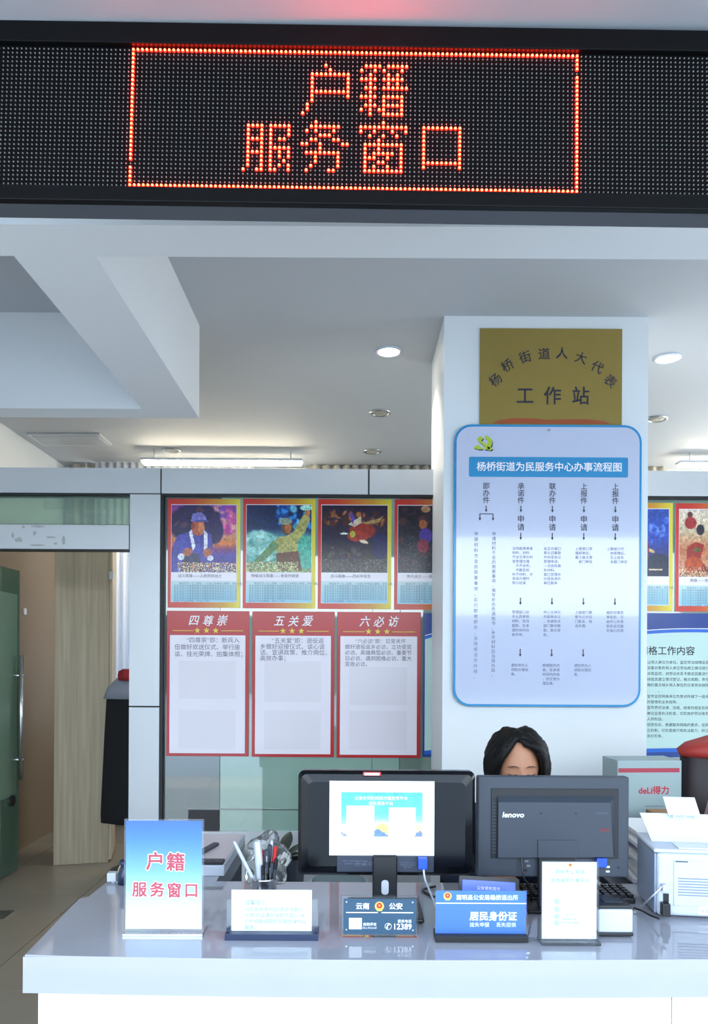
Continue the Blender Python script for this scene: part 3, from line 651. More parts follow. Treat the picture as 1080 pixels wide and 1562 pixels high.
# red boards
star = [(math.sin(i*math.pi/5) * (1 if i % 2 == 0 else .42), math.cos(i*math.pi/5) * (1 if i % 2 == 0 else .42)) for i in range(10)]
RB = [(254, 379.5, '四尊崇', '　　“四尊崇”即：新兵入\n伍做好欢送仪式、举行座\n谈、挂光荣牌、拍集体照；', 9.15, 1.16, 'red bordered board headed with three characters and the shortest text, leftmost'),
      (384.5, 510, '五关爱', '　　“五关爱”即：退役返\n乡做好迎接仪式、谈心谈\n话、宣讲政策、推介岗位、\n高效办事；', 9.0, 1.0, 'red bordered board between two like it, with four lines of text'),
      (514, 641.5, '六必访', '　　“六必访”即：日常关怀\n做好退役返乡必访、立功受奖\n必访、英雄典型必访、重要节\n日必访、遇到困难必访、重大\n变故必访。', 7.85, 1.12, 'red bordered board nearest the pillar, with five lines of text')]
for k, (x0, x1, t1, t2, fs, ls, lb) in enumerate(RB):
    y0, y1 = 932+k*.8, 1153.5+k*1.2
    b = Board('red_notice_board', lb, 'notice board', x0, y0, x1, y1, DP-.017, 'red bordered notice boards on the partition glass')
    b.rect('backing', 'redb', x0, y0, x1, y1, 0, .0105, bev=.001)
    ix0, ix1, iy0, iy1 = x0+4.8, x1-5.5, y0+37, y1-4.5
    b.rect('white_field', 'brdw', ix0, iy0, ix1, iy1, -.0018, -.0002)
    cx = (x0+x1)/2
    b.text('heading', 'inkw', [(c, cx-1+(i-1)*21.5, y0+14.5+.6*(i % 2), 17.5, dict(shear=.25, bold=.012, sx=.92)) for i, c in enumerate(t1)])
    for i in range(3):
        obj('star', flat(new(), [(b.X(cx-2+(i-1)*14+p*5), b.Z(y0+29.8-q*5)) for p, q in star], -.0014), 'inky', b.e)
    for xa, xb in ((x0+9, cx-22), (cx+20, x1-9)): obj('gold_line', box(new(), b.X(xa), b.X(xb), -.0014, -.0005, b.Z(y0+30.6), b.Z(y0+29.6)), 'inky', b.e)
    b.text('body_text', 'ink', [(t2, ix0+7, iy0+7.5, fs, dict(align='LEFT', line=ls))], y=-.0026).data.materials[0] = M['inkd'] if 'inkd' in M else M.setdefault('inkd', mat('soft_ink', '#56506a', .5))
    for ya, yb in ((iy0+39-k*0+8*(k == 2), iy0+97+4*k), (iy0+114, iy0+173)):
        b.rect('photo_pocket', 'brdw2', ix0+14, ya, ix1-15, yb, -.0034, -.0019)

# blue boards
M['bluebd'] = mat('navy_board', '#1c3c86', .2); M['palegr'] = mat('pale_green_print', '#b8d2cc', .25); M['bluebr'] = mat('bright_blue_print', '#1d5fc0', .25)
def blue_board(x0, x1, title, tx, body, lb):
    y0, y1 = 935.5, 1155
    b = Board('blue_notice_board', lb, 'notice board', x0, y0, x1, y1, DP-.017, 'blue notice boards on the partition glass')
    b.rect('backing', 'bluebd', x0, y0, x1, y1, 0, .0105, bev=.001)
    xs = [x0+3 + (x1-x0-6)*i/24 for i in range(25)]; mid = (x0+x1)/2 + 10
    ht = lambda x, o: y0+29+o + 14*((x-mid)/(x1-x0)*1.6)**2
    hb = lambda x, o: y1-11+o - 10*((x-mid)/(x1-x0)*1.2)**2*-1 - 3
    b.poly('blue_arc', 'bluebr', [(x, ht(x, -5)) for x in xs] + [(x, hb(x, 6)) for x in xs[::-1]], -.0008)
    b.poly('field', 'palegr', [(x, ht(x, 0)) for x in xs] + [(x, hb(x, 0)) for x in xs[::-1]], -.0012)
    b.poly('white_line', 'inkw', [(x, ht(x, -6.2)) for x in xs] + [(x, ht(x, -5.2)) for x in xs[::-1]], -.0012)
    if title:
        b.text('heading', 'ink', [(title, tx, 993, 14.3, dict(bold=.015, align='LEFT'))], y=-.0018)
        b.text('body_text', 'ink', [(body, tx+13, 1010.5, 5.55, dict(align='LEFT', line=1.56))], y=-.0018)
    return b
blue_board(645, 770, '', 0, '', 'light blue notice board left of the pillar, only its edge showing')
BT = '\n'.join(['以用人单位为单位，监控劳动保障监管监控管理', '采集对象的用人单位劳动用工情况进行采集，', '对其监控，对劳动关系不稳定因素进行监', '排查其建立情况登记，拖欠周期，责任明', '确的重点城乡用人单位的日常劳动保障', '　　　。', '宣传监控网格单位负责对所辖下一级单位', '的管理和业务指导。', '宣传贯彻法律、法规、规章的规定在网格内',
                '单位监督执法检查，切实维护劳动者和用', '人的权益。', '接受投诉，根据服务网格的要求，在网格内设', '立机制，切实提高行政执法能力，树立', '良好形象。'])
blue_board(925, 1172, '网格工作内容', 974, BT, 'blue topped notice board headed 网格工作内容 right of the pillar')

# ------------------------------------------------------------------ things on the counter
def on(px, d): return P(px, 1009 + D/d*F, d)
def stand_board(name, label, cat, x0, y0, x1, y1, yb, group=None, tilt=0):
    d = D*F/(yb-1009); return Board(name, label, cat, x0, y0, x1, y1, d, group, tilt)
# 1 tall blue window sign
b = stand_board('acrylic_sign', 'tall blue sign with red 户籍服务窗口 characters at the counter left end', 'sign', 190, 1250, 311, 1421, 1427, 'signs along the counter')
b.picture('printed_card', 192, 1252, 308, 1417, 2, 40, lambda U, V: grad(U, V, [(0, '#2a66d8'), (.15, '#3a7cea'), (.45, '#7db2f2'), (.75, '#cfe4fb'), (1, '#ecf6ff')]), y=0, m='card')
b.rect('acrylic_front', 'acry', 190, 1249.5, 311, 1421, -.004, -.001); b.rect('acrylic_back', 'acry', 190, 1249.5, 311, 1421, .001, .004)
b.rect('base', 'chrome', 189.5, 1421, 311.5, 1427, -.02, .05, bev=.002)
W1 = [(c, px, py, s, dict(bold=bo, sx=sx)) for bo in (.045,) for c, px, py, s, sx in (('户', 237, 1314, 29, 1.0), ('籍', 268, 1315, 29, 1.0), ('服', 213, 1357, 24, .95), ('务', 240, 1357, 24, .95), ('窗', 266, 1358, 24, .95), ('口', 292, 1358, 24, .95))]
b.text('lettering_outline', 'inkw', [(a, p, q, s, dict(bold=.075, sx=k['sx'])) for a, p, q, s, k in W1], y=-.0005)
b.text('lettering', 'inkr', [(a, p, q, s, dict(bold=.03, sx=k['sx'])) for a, p, q, s, k in W1], y=-.0009)
# 2 notice card
b = stand_board('notice_card_stand', 'low white notice card in a clear holder on dark navy base', 'sign', 346, 1357, 485, 1420, 1431, 'signs along the counter')
b.rect('paper_card', 'paper', 353, 1357.5, 475.5, 1420, 0, .001)
b.rect('acrylic_front', 'acry', 346, 1372, 485, 1421, -.004, -.001); b.rect('acrylic_back', 'acry', 346, 1372, 485, 1421, .002, .005)
b.rect('base', 'navy', 345, 1420.5, 486, 1431, -.022, .04, bev=.001)
for px in (348.5, 482): b.rect('screw', 'navy', px-2, 1414.5, px+2, 1420, -.012, -.004)
b.text('lettering', 'inkb', [('温馨提示：', 373, 1377, 8.2, dict(align='LEFT')), ('如办居民身份证,请选择窗口\n办理,办证请在自助区窗口,24\n小时自助领取打印居民身份证\n服务。', 373, 1387, 7.4, dict(align='LEFT', line=1.24, space=.98))], y=-.0006).data.materials[0] = mat('faded_blue_ink', '#6b86a8', .5)
# 3 police sign
b = stand_board('police_plate', 'dark teal plate in clear acrylic block reading 云南 公安 and 12389', 'sign', 521, 1368, 637, 1428, 1429, 'signs along the counter')
M['tealp'] = mat('dark_teal_print', '#2c4d66', .35)
b.rect('acrylic_block', 'acry', 520, 1367, 638, 1429, -.005, .012, bev=.002)
b.rect('plate', 'tealp', 524, 1370, 634.5, 1423.5, -.0068, -.0052)
b.text('lettering', 'inkw', [('云南', 553, 1381, 10.5, dict(bold=.03)), ('公安', 603.5, 1381, 10.5, dict(bold=.03)), ('✆', 592, 1411.5, 11.5, dict(bold=.01)), ('12389', 613.5, 1411.5, 12.4, dict(bold=.03, sx=.93)),
                             ('投诉电话', 617, 1403.5, 5.3, dict(bold=.02)), ('自助评议', 564, 1408.5, 5.2, dict(bold=.02)), ('网上评议公安', 564, 1414, 3.6, {})], y=-.0076)
for xa, xb in ((528, 576), (582, 630)): b.rect('rule', 'inkw', xa, 1390, xb, 1391.4, -.0074, -.0068)
b.rect('white_square', 'paper', 532.5, 1399, 552, 1416, -.0074, -.0068)
for px, py in ((528.5, 1374.5), (629, 1374.5), (528.5, 1416.5), (629.5, 1417)): obj('screw', cyl(new(), (b.X(px), -.009, b.Z(py)), (b.X(px), -.006, b.Z(py)), .0022, seg=10), 'chrome', b.e)
def police_emblem(b, px, py, r, y):
    e = obj('emblem', cyl(new(), (b.X(px), y-.001, b.Z(py)), (b.X(px), y, b.Z(py)), r/b.s, seg=24), mat('emblem_gold', '#e0c060', .4), b.e)
    obj('emblem_red', cyl(new(), (b.X(px), y-.0015, b.Z(py-r*.15)), (b.X(px), y-.001, b.Z(py-r*.15)), r*.62/b.s, seg=20), 'redp', e)
    obj('emblem_star', flat(new(), [(b.X(px+p*r*.3), b.Z(py-r*.2-q*r*.3)) for p, q in star], y-.0018), 'inky', e)
    obj('emblem_ribbon', flat(new(), [(b.X(px+a*r), b.Z(py+c*r)) for a, c in ((-.7, .5), (.7, .5), (.5, 1.0), (-.5, 1.0))], y-.0017), 'inky', e)
police_emblem(b, 578.5, 1381, 7, -.0068)
# 4 blue identity card sign
b = stand_board('blue_counter_sign', 'blue sign reading 居民身份证 on a black base', 'sign', 664, 1358, 803, 1424, 1433, 'signs along the counter')
b.picture('printed_card', 664.5, 1359, 802, 1424, 2, 20, lambda U, V: grad(U, V, [(0, '#2f74c8'), (1, '#2c6cd0')]), y=0, m='card')
b.rect('acrylic_front', 'acry', 663.5, 1358, 803, 1424, -.004, -.001); b.rect('acrylic_back', 'acry', 663.5, 1358, 803, 1424, .001, .004)
b.rect('base', 'seam', 663.5, 1424, 803, 1433, -.022, .04, bev=.001); b.rect('rule', 'inkw', 665, 1377, 802.5, 1378.6, -.0008, -.0003)
b.text('lettering', 'inkw', [('嵩明县公安局杨桥派出所', 743, 1369, 8.6, dict(bold=.03)), ('居民身份证', 752.5, 1397.5, 14.5, dict(bold=.04)), ('挂失申报', 731.5, 1410.5, 7.6, dict(bold=.01)), ('丢失招领', 772, 1410.5, 7.6, dict(bold=.01))], y=-.0007)
police_emblem(b, 682.5, 1367, 6.2, -.0004)
# 5 white sign
b = stand_board('white_counter_sign', 'upright white acrylic sign with faint blue writing in front of the matte monitor', 'sign', 824.5, 1312.5, 912, 1434, 1439, 'signs along the counter')
b.rect('printed_card', 'paper', 827, 1315, 910, 1432, 0, .001); b.rect('acrylic_front', 'acry', 824.5, 1312.5, 913, 1437, -.004, -.001); b.rect('base', 'acry', 823.5, 1434, 914, 1439, -.02, .03, bev=.002)
b.text('lettering', 'inkb', [('昆明市公安局', 869, 1330, 7.6, dict(bold=.0)), ('政务服务办事平台', 869.5, 1343, 7.4, {}), ('扫一扫', 870, 1396, 4.4, {}), ('随时随地办理', 869, 1402, 3.6, {}), ('各项公安业务服务', 869, 1407.5, 3.6, {})], y=-.0006)
b.poly('pale_tower', mat('pale_tower_print', '#d3e8e6', .5), [(888, 1418), (890, 1370), (893, 1362), (896, 1372), (903, 1418)], -.0005); 
for yy_ in (1375, 1387, 1398, 1408): obj('blue_dot', cyl(new(), (b.X(849), -.0012, b.Z(yy_)), (b.X(849), -.0002, b.Z(yy_)), 4.2/b.s, seg=16), mat('pale_blue', '#a9c6d8', .5), b.e)
for px, py in ((833.5, 1320.5), (906, 1320.5), (832, 1428), (904, 1428)): obj('screw', cyl(new(), (b.X(px), -.0055, b.Z(py)), (b.X(px), -.004, b.Z(py)), .0022, seg=10), 'chrome', b.e)
police_emblem(b, 869.5, 1319.5, 3, -.0002)
# 6 card reader
dR = D*F/(1428-1009); p = on(939, dR)
e = empty('card_reader', p, 'small white fronted card reader with black top beside the white sign', 'card reader'); s = F/dR; w = 27/s; h = 44/s
obj('body', box(new(), -w, w, 0, .095, .008, h-.006, .006, 3), 'white', e)
obj('base', box(new(), -w, w, -.002, .1, 0, .009, .002), 'black', e)
bm = new(); box(bm, -w+.003, w-.003, .004, .1, h-.0065, h+.003, .003); obj('top_plate', bm, 'black', e)
obj('card_slot', box(new(), -.02, .03, .03, .06, h+.003, h+.005), 'mon2', e)

# 7 pen cup
dC = 2.13; cp = on(403, dC); e = empty('pen_cup', cp, 'silver metal cup full of pens behind the white notice card', 'pen cup'); r = 18.7/(F/dC); hc = .112
bm = new(); prof = [(r, 0), (r*1.03, .004), (r*1.0, .012), (r, .05), (r*1.03, .052), (r*1.03, .056), (r, .058), (r, hc-.008), (r*1.05, hc-.005), (r*1.05, hc)]
rings = []
lathe(bm, prof + [(r*.93, hc), (r*.93, .01)], 28); obj('cup', bm, 'chrome', e, smooth=True)
pens = [(.03, .0, -.088, .0, .213, 'white', .0052, 'white pen with a grey grip leaning far left out of the cup'),
        (.0, -.008, -.022, .004, .215, 'white', .011, 'broad white ruler-like marker standing in the cup'),
        (.008, .01, -.008, .012, .185, 'redp', .0046, 'red pen standing left of centre in the cup'),
        (.014, .004, .006, .0, .19, 'black', .0075, 'thick black marker in the middle of the cup'),
        (.006, -.012, .008, -.016, .155, 'black', .0055, 'short black pen at the front of the cup'),
        (.018, -.004, .022, -.008, .155, 'black', .0055, 'short black pen at the front right of the cup'),
        (.0, .014, .014, .018, .2, 'black', .0065, 'tall black pen with silver clip at the cup back'),
        (.016, .012, .030, .014, .195, 'redp', .005, 'red tipped pen at the right side of the cup'),
        (.02, .0, .034, -.002, .165, 'mon2', .005, 'dark grey pen at the far right of the cup'),
        (.01, .018, .018, .022, .21, 'white', .0045, 'pale pen with rounded tip at the back of the cup'),
        (-.004, -.018, -.002, -.02, .15, 'mon2', .005, 'grey capped pen at the cup front left')]
for ax, ay, bx_, by, L, m, rr_, lb in pens:
    a = Vector((ax*.6, ay*.6, .01)); q = Vector((bx_, by, L)); pe = empty('pen', cp + a, lb, 'pen', 'pens in the silver cup'); dv = q - a; n_ = dv.normalized()
    obj('barrel', tube(new(), [(0, 0, 0), n_*dv.length*.8], rr_, 12), m, pe, smooth=False)
    obj('cap', tube(new(), [n_*dv.length*.8, n_*dv.length*.98, n_*dv.length], [rr_*1.1, rr_*1.0, rr_*.4], 12), 'acp' if m == 'white' else 'black' if m == 'mon2' else ('redp' if m == 'redp' else 'mon2'), pe)
    if m == 'black':
        k_ = n_*dv.length*.6; obj('clip', box(new(), k_.x-.0015, k_.x+.0015, k_.y-rr_-.003, k_.y-rr_, k_.z, k_.z+dv.length*.3), 'chrome', pe)

# 8 glossy monitor with paper
dM = 2.134; b = Board('glossy_monitor', 'glossy black monitor seen from behind with white paper taped on', 'monitor', 454, 1177, 726, 1338, dM)
def pillow(bm, x0, x1, z0, z1, y0, y1, r, inset):
    A = rrect(x0, x1, z0, z1, r, 8); n = len(A)
    layers = [(0, y1), (0, y0+(y1-y0)*.45), (inset*.3, y0+(y1-y0)*.16), (inset, y0)]
    rings = []
    for ins, y in layers:
        cx, cz = (x0+x1)/2, (z0+z1)/2; kx = 1 - ins/((x1-x0)/2); kz = 1 - ins/((z1-z0)/2)
        rings.append([bm.verts.new((cx+(x-cx)*kx, y, cz+(z-cz)*kz)) for x, z in A])
    for a, c in zip(rings, rings[1:]):
        for i in range(n): bm.faces.new((a[i], a[(i+1) % n], c[(i+1) % n], c[i]))
    bm.faces.new(rings[0]); bm.faces.new(rings[-1]); return bm
obj('shell', pillow(new(), b.X(454), b.X(726), b.Z(1338), b.Z(1177), -.0, .045, .018, .03), 'mon', b.e, smooth=False)
obj('screen', box(new(), b.X(460), b.X(720), .045, .047, b.Z(1332), b.Z(1183)), 'black', b.e)
M['portband'] = mat('port_band', '#2a3142', .4)
pb = b.rect('port_band', 'portband', 514, 1305, 662, 1330, -.004, .001, bev=.002)
b.text('port_labels', 'inkg', [('HDMI  DISPLAYPORT  VGA', 542, 1313, 3.2, {}), ('100-240V~ 50/60Hz 1.5A', 542, 1317, 3.2, {}), ('⚠ ♻ CE', 556, 1317, 7, {}), ('S/N CN-0123-4567\nMADE IN CHINA\nREV A00', 622, 1315, 3.2, dict(line=1.1))], y=-.0047)
st = obj('stand', pillow(new(), b.X(568.5), b.X(606), b.Z(1405.5), b.Z(1303), -.016, -.002, .004, .004), 'black', b.e)
obj('stand_slot', prism(new(), rrect(b.X(582), b.X(593), b.Z(1362), b.Z(1340), .009), -.0168, -.0155), mat('slot_grey', '#b8bcc6', .5), st)
obj('stand_base', box(new(), b.X(530), b.X(645), -.07, .13, b.Z(1397)+.004, b.Z(1397)+.014, .005), 'black', b.e)
obj('status_tag', box(new(), b.X(553), b.X(581), -.003, .012, b.Z(1183.5), b.Z(1178), .002), 'redp', b.e)
obj('tag_highlight', box(new(), b.X(555.5), b.X(578.5), -.0045, -.003, b.Z(1182.5), b.Z(1178.8)), 'paper', b.e)  # white face paints the blown highlight on the red tag
vg = obj('cable_plug', box(new(), b.X(637), b.X(651), -.03, -.006, b.Z(1322), b.Z(1305), .002), 'vga', b.e)
mon1 = b
pp = Board('taped_paper', 'white sheet with a blue sky header taped on the glossy monitor', 'paper', 502, 1191, 663, 1305, dM-.0065)
pp.rect('sheet', 'paper', 502.5, 1191.5, 662.5, 1305, 0, .001)
def sky_print(U, V):
    im = grad(U, V, [(0, '#58b2d8'), (.5, '#6cc2e4'), (.75, '#b0e0ee'), (1, '#e8f6f8')])
    ell(im, U, V, .5, .85, .12, .18, '#f6e080', soft=.8); pol(im, U, V, [(.4, 1), (.4, .86), (.45, .82), (.52, .9), (.58, .97), (.58, 1)], '#6f8cb4'); ell(im, U, V, .95, .85, .08, .15, '#f4c89c', soft=.8)
    pol(im, U, V, [(.9, 1), (.92, .9), (.97, .88), (1, .93), (1, 1)], '#7a8cae'); ell(im, U, V, .03, .87, .06, .12, '#f0c8b0', soft=.8); pol(im, U, V, [(0, .98), (0, .9), (.05, .93), (.08, 1)], '#8c94b4'); return im
pp.picture('sky_header', 520.5, 1208.5, 644.5, 1276, 50, 30, sky_print, m='card')
for x0, x1, y0, y1 in ((528.5, 571, 1229, 1273), (593, 634, 1231.5, 1274)):
    q = pp.rect('white_square', 'paper', x0, y0, x1, y1, -.0016, -.0008)
pp.text('lettering', 'inkw', [('云南省预防网络诈骗宣传平台', 581, 1217.5, 6.3, dict(bold=.01)), ('便民服务平台', 581, 1225.5, 6.3, dict(bold=.01))], y=-.0014)

# 9 matte monitor
d2 = 2.2; b = Board('matte_monitor', 'matte grey monitor seen from behind in front of the seated person', 'monitor', 728, 1185, 960, 1338, d2)
obj('shell', box(new(), b.X(728.5), b.X(959.5), 0, .035, b.Z(1338), b.Z(1185), .004), 'mon2', b.e)
obj('screen', box(new(), b.X(736), b.X(952), .035, .037, b.Z(1330), b.Z(1192)), 'black', b.e)
bm = new(); box(bm, b.X(749), b.X(943), -.004, .001, b.Z(1309), b.Z(1203), .001); obj('recess_shade', bm, 'mon2d', b.e)  # dark plate puts the shadow of the grooves into the colour
bm = new(); X, Z = b.X, b.Z
f0 = [(X(758), Z(1308)), (X(938), Z(1306)), (X(938), Z(1213)), (X(758), Z(1213))]; f1 = [(X(758), Z(1306)), (X(932), Z(1304)), (X(927), Z(1222)), (X(758), Z(1222))]
A_ = [bm.verts.new((x, -.002, z)) for x, z in f0]; B_ = [bm.verts.new((x, -.022, z)) for x, z in f1]
bm.faces.new(A_); bm.faces.new(B_)
for i in range(4): bm.faces.new((A_[i], A_[(i+1) % 4], B_[(i+1) % 4], B_[i]))
obj('rear_housing', bm, 'mon2', b.e)
for k in range(16): obj('vent_slot', box(new(), b.X(750.5), b.X(756), -.006, -.003, b.Z(1224+k*5+2.6), b.Z(1224+k*5)), 'mon2', b.e)
obj('mount_cover', box(new(), b.X(817.5), b.X(878), -.026, -.02, b.Z(1305), b.Z(1278.5), .001), 'mon2', b.e)
for px, py in ((822, 1238.5), (875, 1238.5), (944, 1323)): obj('screw', cyl(new(), (b.X(px), -.0235 if px < 900 else -.002, b.Z(py)), (b.X(px), -.0205 if px < 900 else .001, b.Z(py)), .003, seg=10), 'mon2d', b.e)
obj('stand', box(new(), b.X(820), b.X(876), -.016, .0, b.Z(1382), b.Z(1300), .003), 'mon2d', b.e)
obj('stand_base', box(new(), b.X(800), b.X(896), -.05, .05, b.Z(1385.5), b.Z(1381), .003), 'mon2d', b.e)
b.text('brand_lettering', 'inkw', [('lenovo', 780, 1240.5, 11.5, dict(bold=.03, sx=1.05, shear=.15))], y=-.0232)
b.text('small_lettering', 'inkr', [('e2003', 918, 1263, 6.5, dict(bold=.02, shear=.2))], y=-.0228).data.materials[0] = mat('dull_red_ink', '#8a2a30', .5)
b.text('grey_lettering', 'inkg', [('ThinkVision', 914, 1237.5, 3.8, {})], y=-.0228)
obj('port_plug', box(new(), b.X(907), b.X(923), -.022, -.001, b.Z(1320), b.Z(1306), .002), 'vga', b.e)
for k, (px, py) in enumerate(((800, 1312), (803, 1319), (924, 1320), (924, 1327), (798, 1326))): obj('port', box(new(), b.X(px), b.X(px+6), -.003, .001, b.Z(py+3), b.Z(py)), 'chrome' if k != 4 else 'mon2d', b.e)
tube_bm = new(); tube(tube_bm, spline([(b.X(795), -.006, b.Z(1308)), (b.X(797), -.02, b.Z(1335)), (b.X(808), .0, b.Z(1352)), (b.X(815), .03, b.Z(1380))], 6), .003, 8); obj('power_cable', tube_bm, 'black', b.e)

# vga cable of first monitor
bm = new(); q0 = P(646, 1322, dM-.02)
tube(bm, spline([q0, P(648, 1340, dM-.03), P(655, 1358, dM), on(668, dM+.02) + Vector((0, 0, .004))], 8), .0028, 8); tag(obj('monitor_cable', bm, 'white'), 'thin white cable hanging from the blue plug of the glossy monitor', 'cable')
# tablet
b = Board('tablet', 'small tablet with glowing blue screen behind the blue sign', 'tablet', 700, 1341, 792, 1402, 2.07, tilt=R(-14)); b.e.rotation_euler.y = R(3)
b.rect('case', 'black', 700, 1339, 792, 1402, 0, .012, r=3); b.rect('screen', 'screen', 705, 1345, 786, 1396, -.001, .001)
b.text('lettering', 'inkw', [('公安便民服务', 745, 1356, 6, {})], y=-.0016)
# keyboard
kb = empty('keyboard', (.69, 2.315, CZ), 'black keyboard behind the matte monitor', 'keyboard'); obj('case', box(new(), -.2, .155, -.065, .065, .0, .018, .004), 'black', kb)
km = None
for i in range(15):
    for j in range(5):
        if km is None: o = obj('key', box(new(), -.009, .009, -.009, .009, 0, .008, .002, 1), 'black', kb); km = o.data
        else: o = bpy.data.objects.new('key', km); COL.objects.link(o); o.parent = kb
        o.location = (-.185+i*.0235, -.048+j*.024, .018)
# card stack of paper at keyboard's left: black cable loops on the counter
bm = new(); tube(bm, spline([on(698, 2.2)+Vector((0, 0, .004)), on(672, 2.24)+Vector((0, 0, .02)), on(660, 2.3)+Vector((0, 0, .004)), on(645, 2.36)+Vector((0, 0, .004)), on(664, 2.4)+Vector((0, 0, .004))], 8), .004, 8)
tag(obj('black_cable', bm, 'black'), 'black cable coiled on the worktop between the monitors', 'cable')

# 12 printer
pr = empty('laser_printer', P(1002, 1398, 2.13), 'white laser printer turned with its back to the hall', 'printer', rz=R(-7))
pr.location.z = CZ; s = F/2.13; wP = .40; hP = .185
def PX(px): return (px-1002)/s
def PZ(py): return (1398-py)/s
bm = new(); box(bm, 0, wP, 0, .22, .006, hP, .012, 3); obj('body', bm, 'white', pr)
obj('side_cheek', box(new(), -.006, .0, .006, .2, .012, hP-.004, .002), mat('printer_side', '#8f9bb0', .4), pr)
bm = new(); prism(bm, [(0, 0), (.41, 0), (.41, .012), (-.004, .012)], 0, 1)
bm.free(); bm = new(); box(bm, -.01, wP+.005, -.003, .21, hP, hP+.011, .004); obj('top_cover', bm, 'white', pr)
rp_ = obj('rear_door', box(new(), PX(1026), wP-.03, -.004, .002, PZ(1378), PZ(1308), .002), 'white', pr)
for k in range(7): obj('vent_slot', box(new(), PX(1032), wP-.045, -.0055, -.0038, PZ(1335+k*4.2+1.5), PZ(1335+k*4.2)), mat('slot_shadow_grey', '#7d8aa0', .5) if k == 0 else bpy.data.materials['slot_shadow_grey'], rp_)
obj('door_latch', box(new(), PX(1028), PX(1046), -.006, -.0038, PZ(1311), PZ(1309.5)), 'mon2', rp_)
pc = obj('port_recess', box(new(), PX(1004), PX(1015), -.0012, .001, PZ(1357), PZ(1322)), 'white', pr)
obj('network_port', box(new(), PX(1006.5), PX(1012.5), -.003, -.001, PZ(1333), PZ(1326), .0005), 'acp', pr)
obj('usb_plug', box(new(), PX(1007), PX(1014), -.022, -.001, PZ(1355), PZ(1344), .002), 'acp', pr)
obj('power_inlet', box(new(), PX(1011), PX(1019), -.003, .001, PZ(1373), PZ(1360)), 'black', pr)
obj('power_plug', box(new(), PX(1006), PX(1018), -.028, -.002, PZ(1391), PZ(1372), .002), 'black', pr)
sp_ = obj('spec_label', box(new(), PX(1062), PX(1100), -.0012, .001, PZ(1390), PZ(1364)), 'paper', pr)
g = Glyphs()
for k in range(3): g.add('Product 220-240V 50Hz', PX(1066), PZ(1368+k*4), 3.2/s, -.0018, align='LEFT')
g.add('CE ◎ ⊘', PX(1076), PZ(1384), 6/s, -.0018); g.build('label_lettering', 'inkg', sp_)
bm = new(); ptsb = [(PX(998), hP+.01), (PX(1100), hP+.01), (PX(1100), hP+.08), (PX(996), hP+.08)]
t_ = new(); prism(t_, [(0, 0), (.3, 0), (.31, .085), (-.03, .085)], 0, .004); o = obj('rear_paper_tray', t_, 'white', pr, loc=(.01, .09, hP+.008), rot=(R(-18), 0, 0))
t_ = new(); prism(t_, [(0, 0), (.09, 0), (.078, .055), (-.012, .055)], 0, .003); o2 = obj('tray_extension', t_, 'white', pr, loc=(.06, .105, hP+.085), rot=(R(-18), 0, 0))
for k in range(3): obj('tray_hinge', box(new(), .068+k*.03, .074+k*.03, .094, .1, hP+.078, hP+.088), 'acp', pr)
obj('paper_sheet', box(new(), .06, .30, .005, .07, hP+.0115, hP+.014), 'paper', pr)
bm = new(); tube(bm, spline([on(1006, 2.05) + Vector((0, 0, .02)), on(990, 2.12) + Vector((0, 0, .008)), on(978, 2.17) + Vector((0, 0, .004)), on(966, 2.19)+Vector((0, 0, .004))], 8), .003, 8)
tag(obj('printer_power_cord', bm, 'black'), 'black power cord running from the printer to the left', 'cord')
bm = new(); tube(bm, spline([P(1010, 1352, 2.1), P(998, 1364, 2.10), P(990, 1371, 2.12), on(978, 2.20)+Vector((0, 0, .004))], 8), .0025, 8)
tag(obj('printer_data_cable', bm, 'acp'), 'thin grey data cable curving off the printer back', 'cable')
# paper stack left of printer + items behind
ps = empty('paper_stack', (1.06, 2.52, 0), 'untidy stack of papers with a purple edge behind the printer', 'papers')
sb = bpy.data.objects.new('x', None)
# side table that carries stack and cartons
tb = empty('side_table', (1.75, 2.95, 0), 'low dark side table behind the printer', 'table')
obj('top', box(new(), -.85, .85, -.43, .43, .70, .73, .003), 'mon2', tb)
for a in (-1, 1):
    for c_ in (-1, 1): obj('leg', box(new(), a*.8-.02, a*.8+.02, c_*.38-.02, c_*.38+.02, 0, .7), 'black', tb)
ps.location = (1.09, 2.68, .73)
for k in range(14):
    q = obj('sheet', box(new(), -.11, .11, -.15, .15, 0, .013), (mat('purple_paper', '#8a6fae', .6) if k == 9 else ('paper' if k % 3 else 'acp')) if k != 10 else 'paper', ps, loc=(random.uniform(-.015, .015), random.uniform(-.01, .01), k*.0135)); q.rotation_euler.z = random.uniform(-.15, .15)
def carton(name, label, px0, px1, py0, py1, d, depth, m, rz=0, group=None, tz=.73):
    c = P((px0+px1)/2, py1, d); s_ = F/d; w_ = (px1-px0)/2/s_; h_ = (py1-py0)/s_
    e_ = empty(name, (c.x, c.y, tz), label, 'box', group, rz=rz); obj('body', box(new(), -w_, w_, 0, depth, 0, h_ + (c.z-tz), .003), m, e_); return e_, w_, h_ + (c.z-tz), s_
e1, w1, h1, s1 = carton('white_carton', 'white delivery carton with red stripe and red 得力 lettering', 940, 1041, 1160, 1292, 3.15, .16, mat('pale_carton', '#9fb2b2', .6), R(4))
obj('red_stripe', box(new(), -w1+.004, w1-.01, -.0012, 0, h1-.05, h1-.032), mat('stripe_red', '#b03a4c', .5), e1)
Glyphs().add('deLi得力', .018, h1-.125, .036, -.001, bold=.03).build('lettering', 'inkr', e1); bpy.data.objects[-1] if False else None
Glyphs().add('www.nbdeli.com', .02, h1-.19, .012, -.001).build('small_lettering', 'inkg', e1)
carton('cardboard_box', 'low brown cardboard box in front of the white carton', 1003, 1062, 1243, 1290, 2.9, .12, 'cardb', 0)
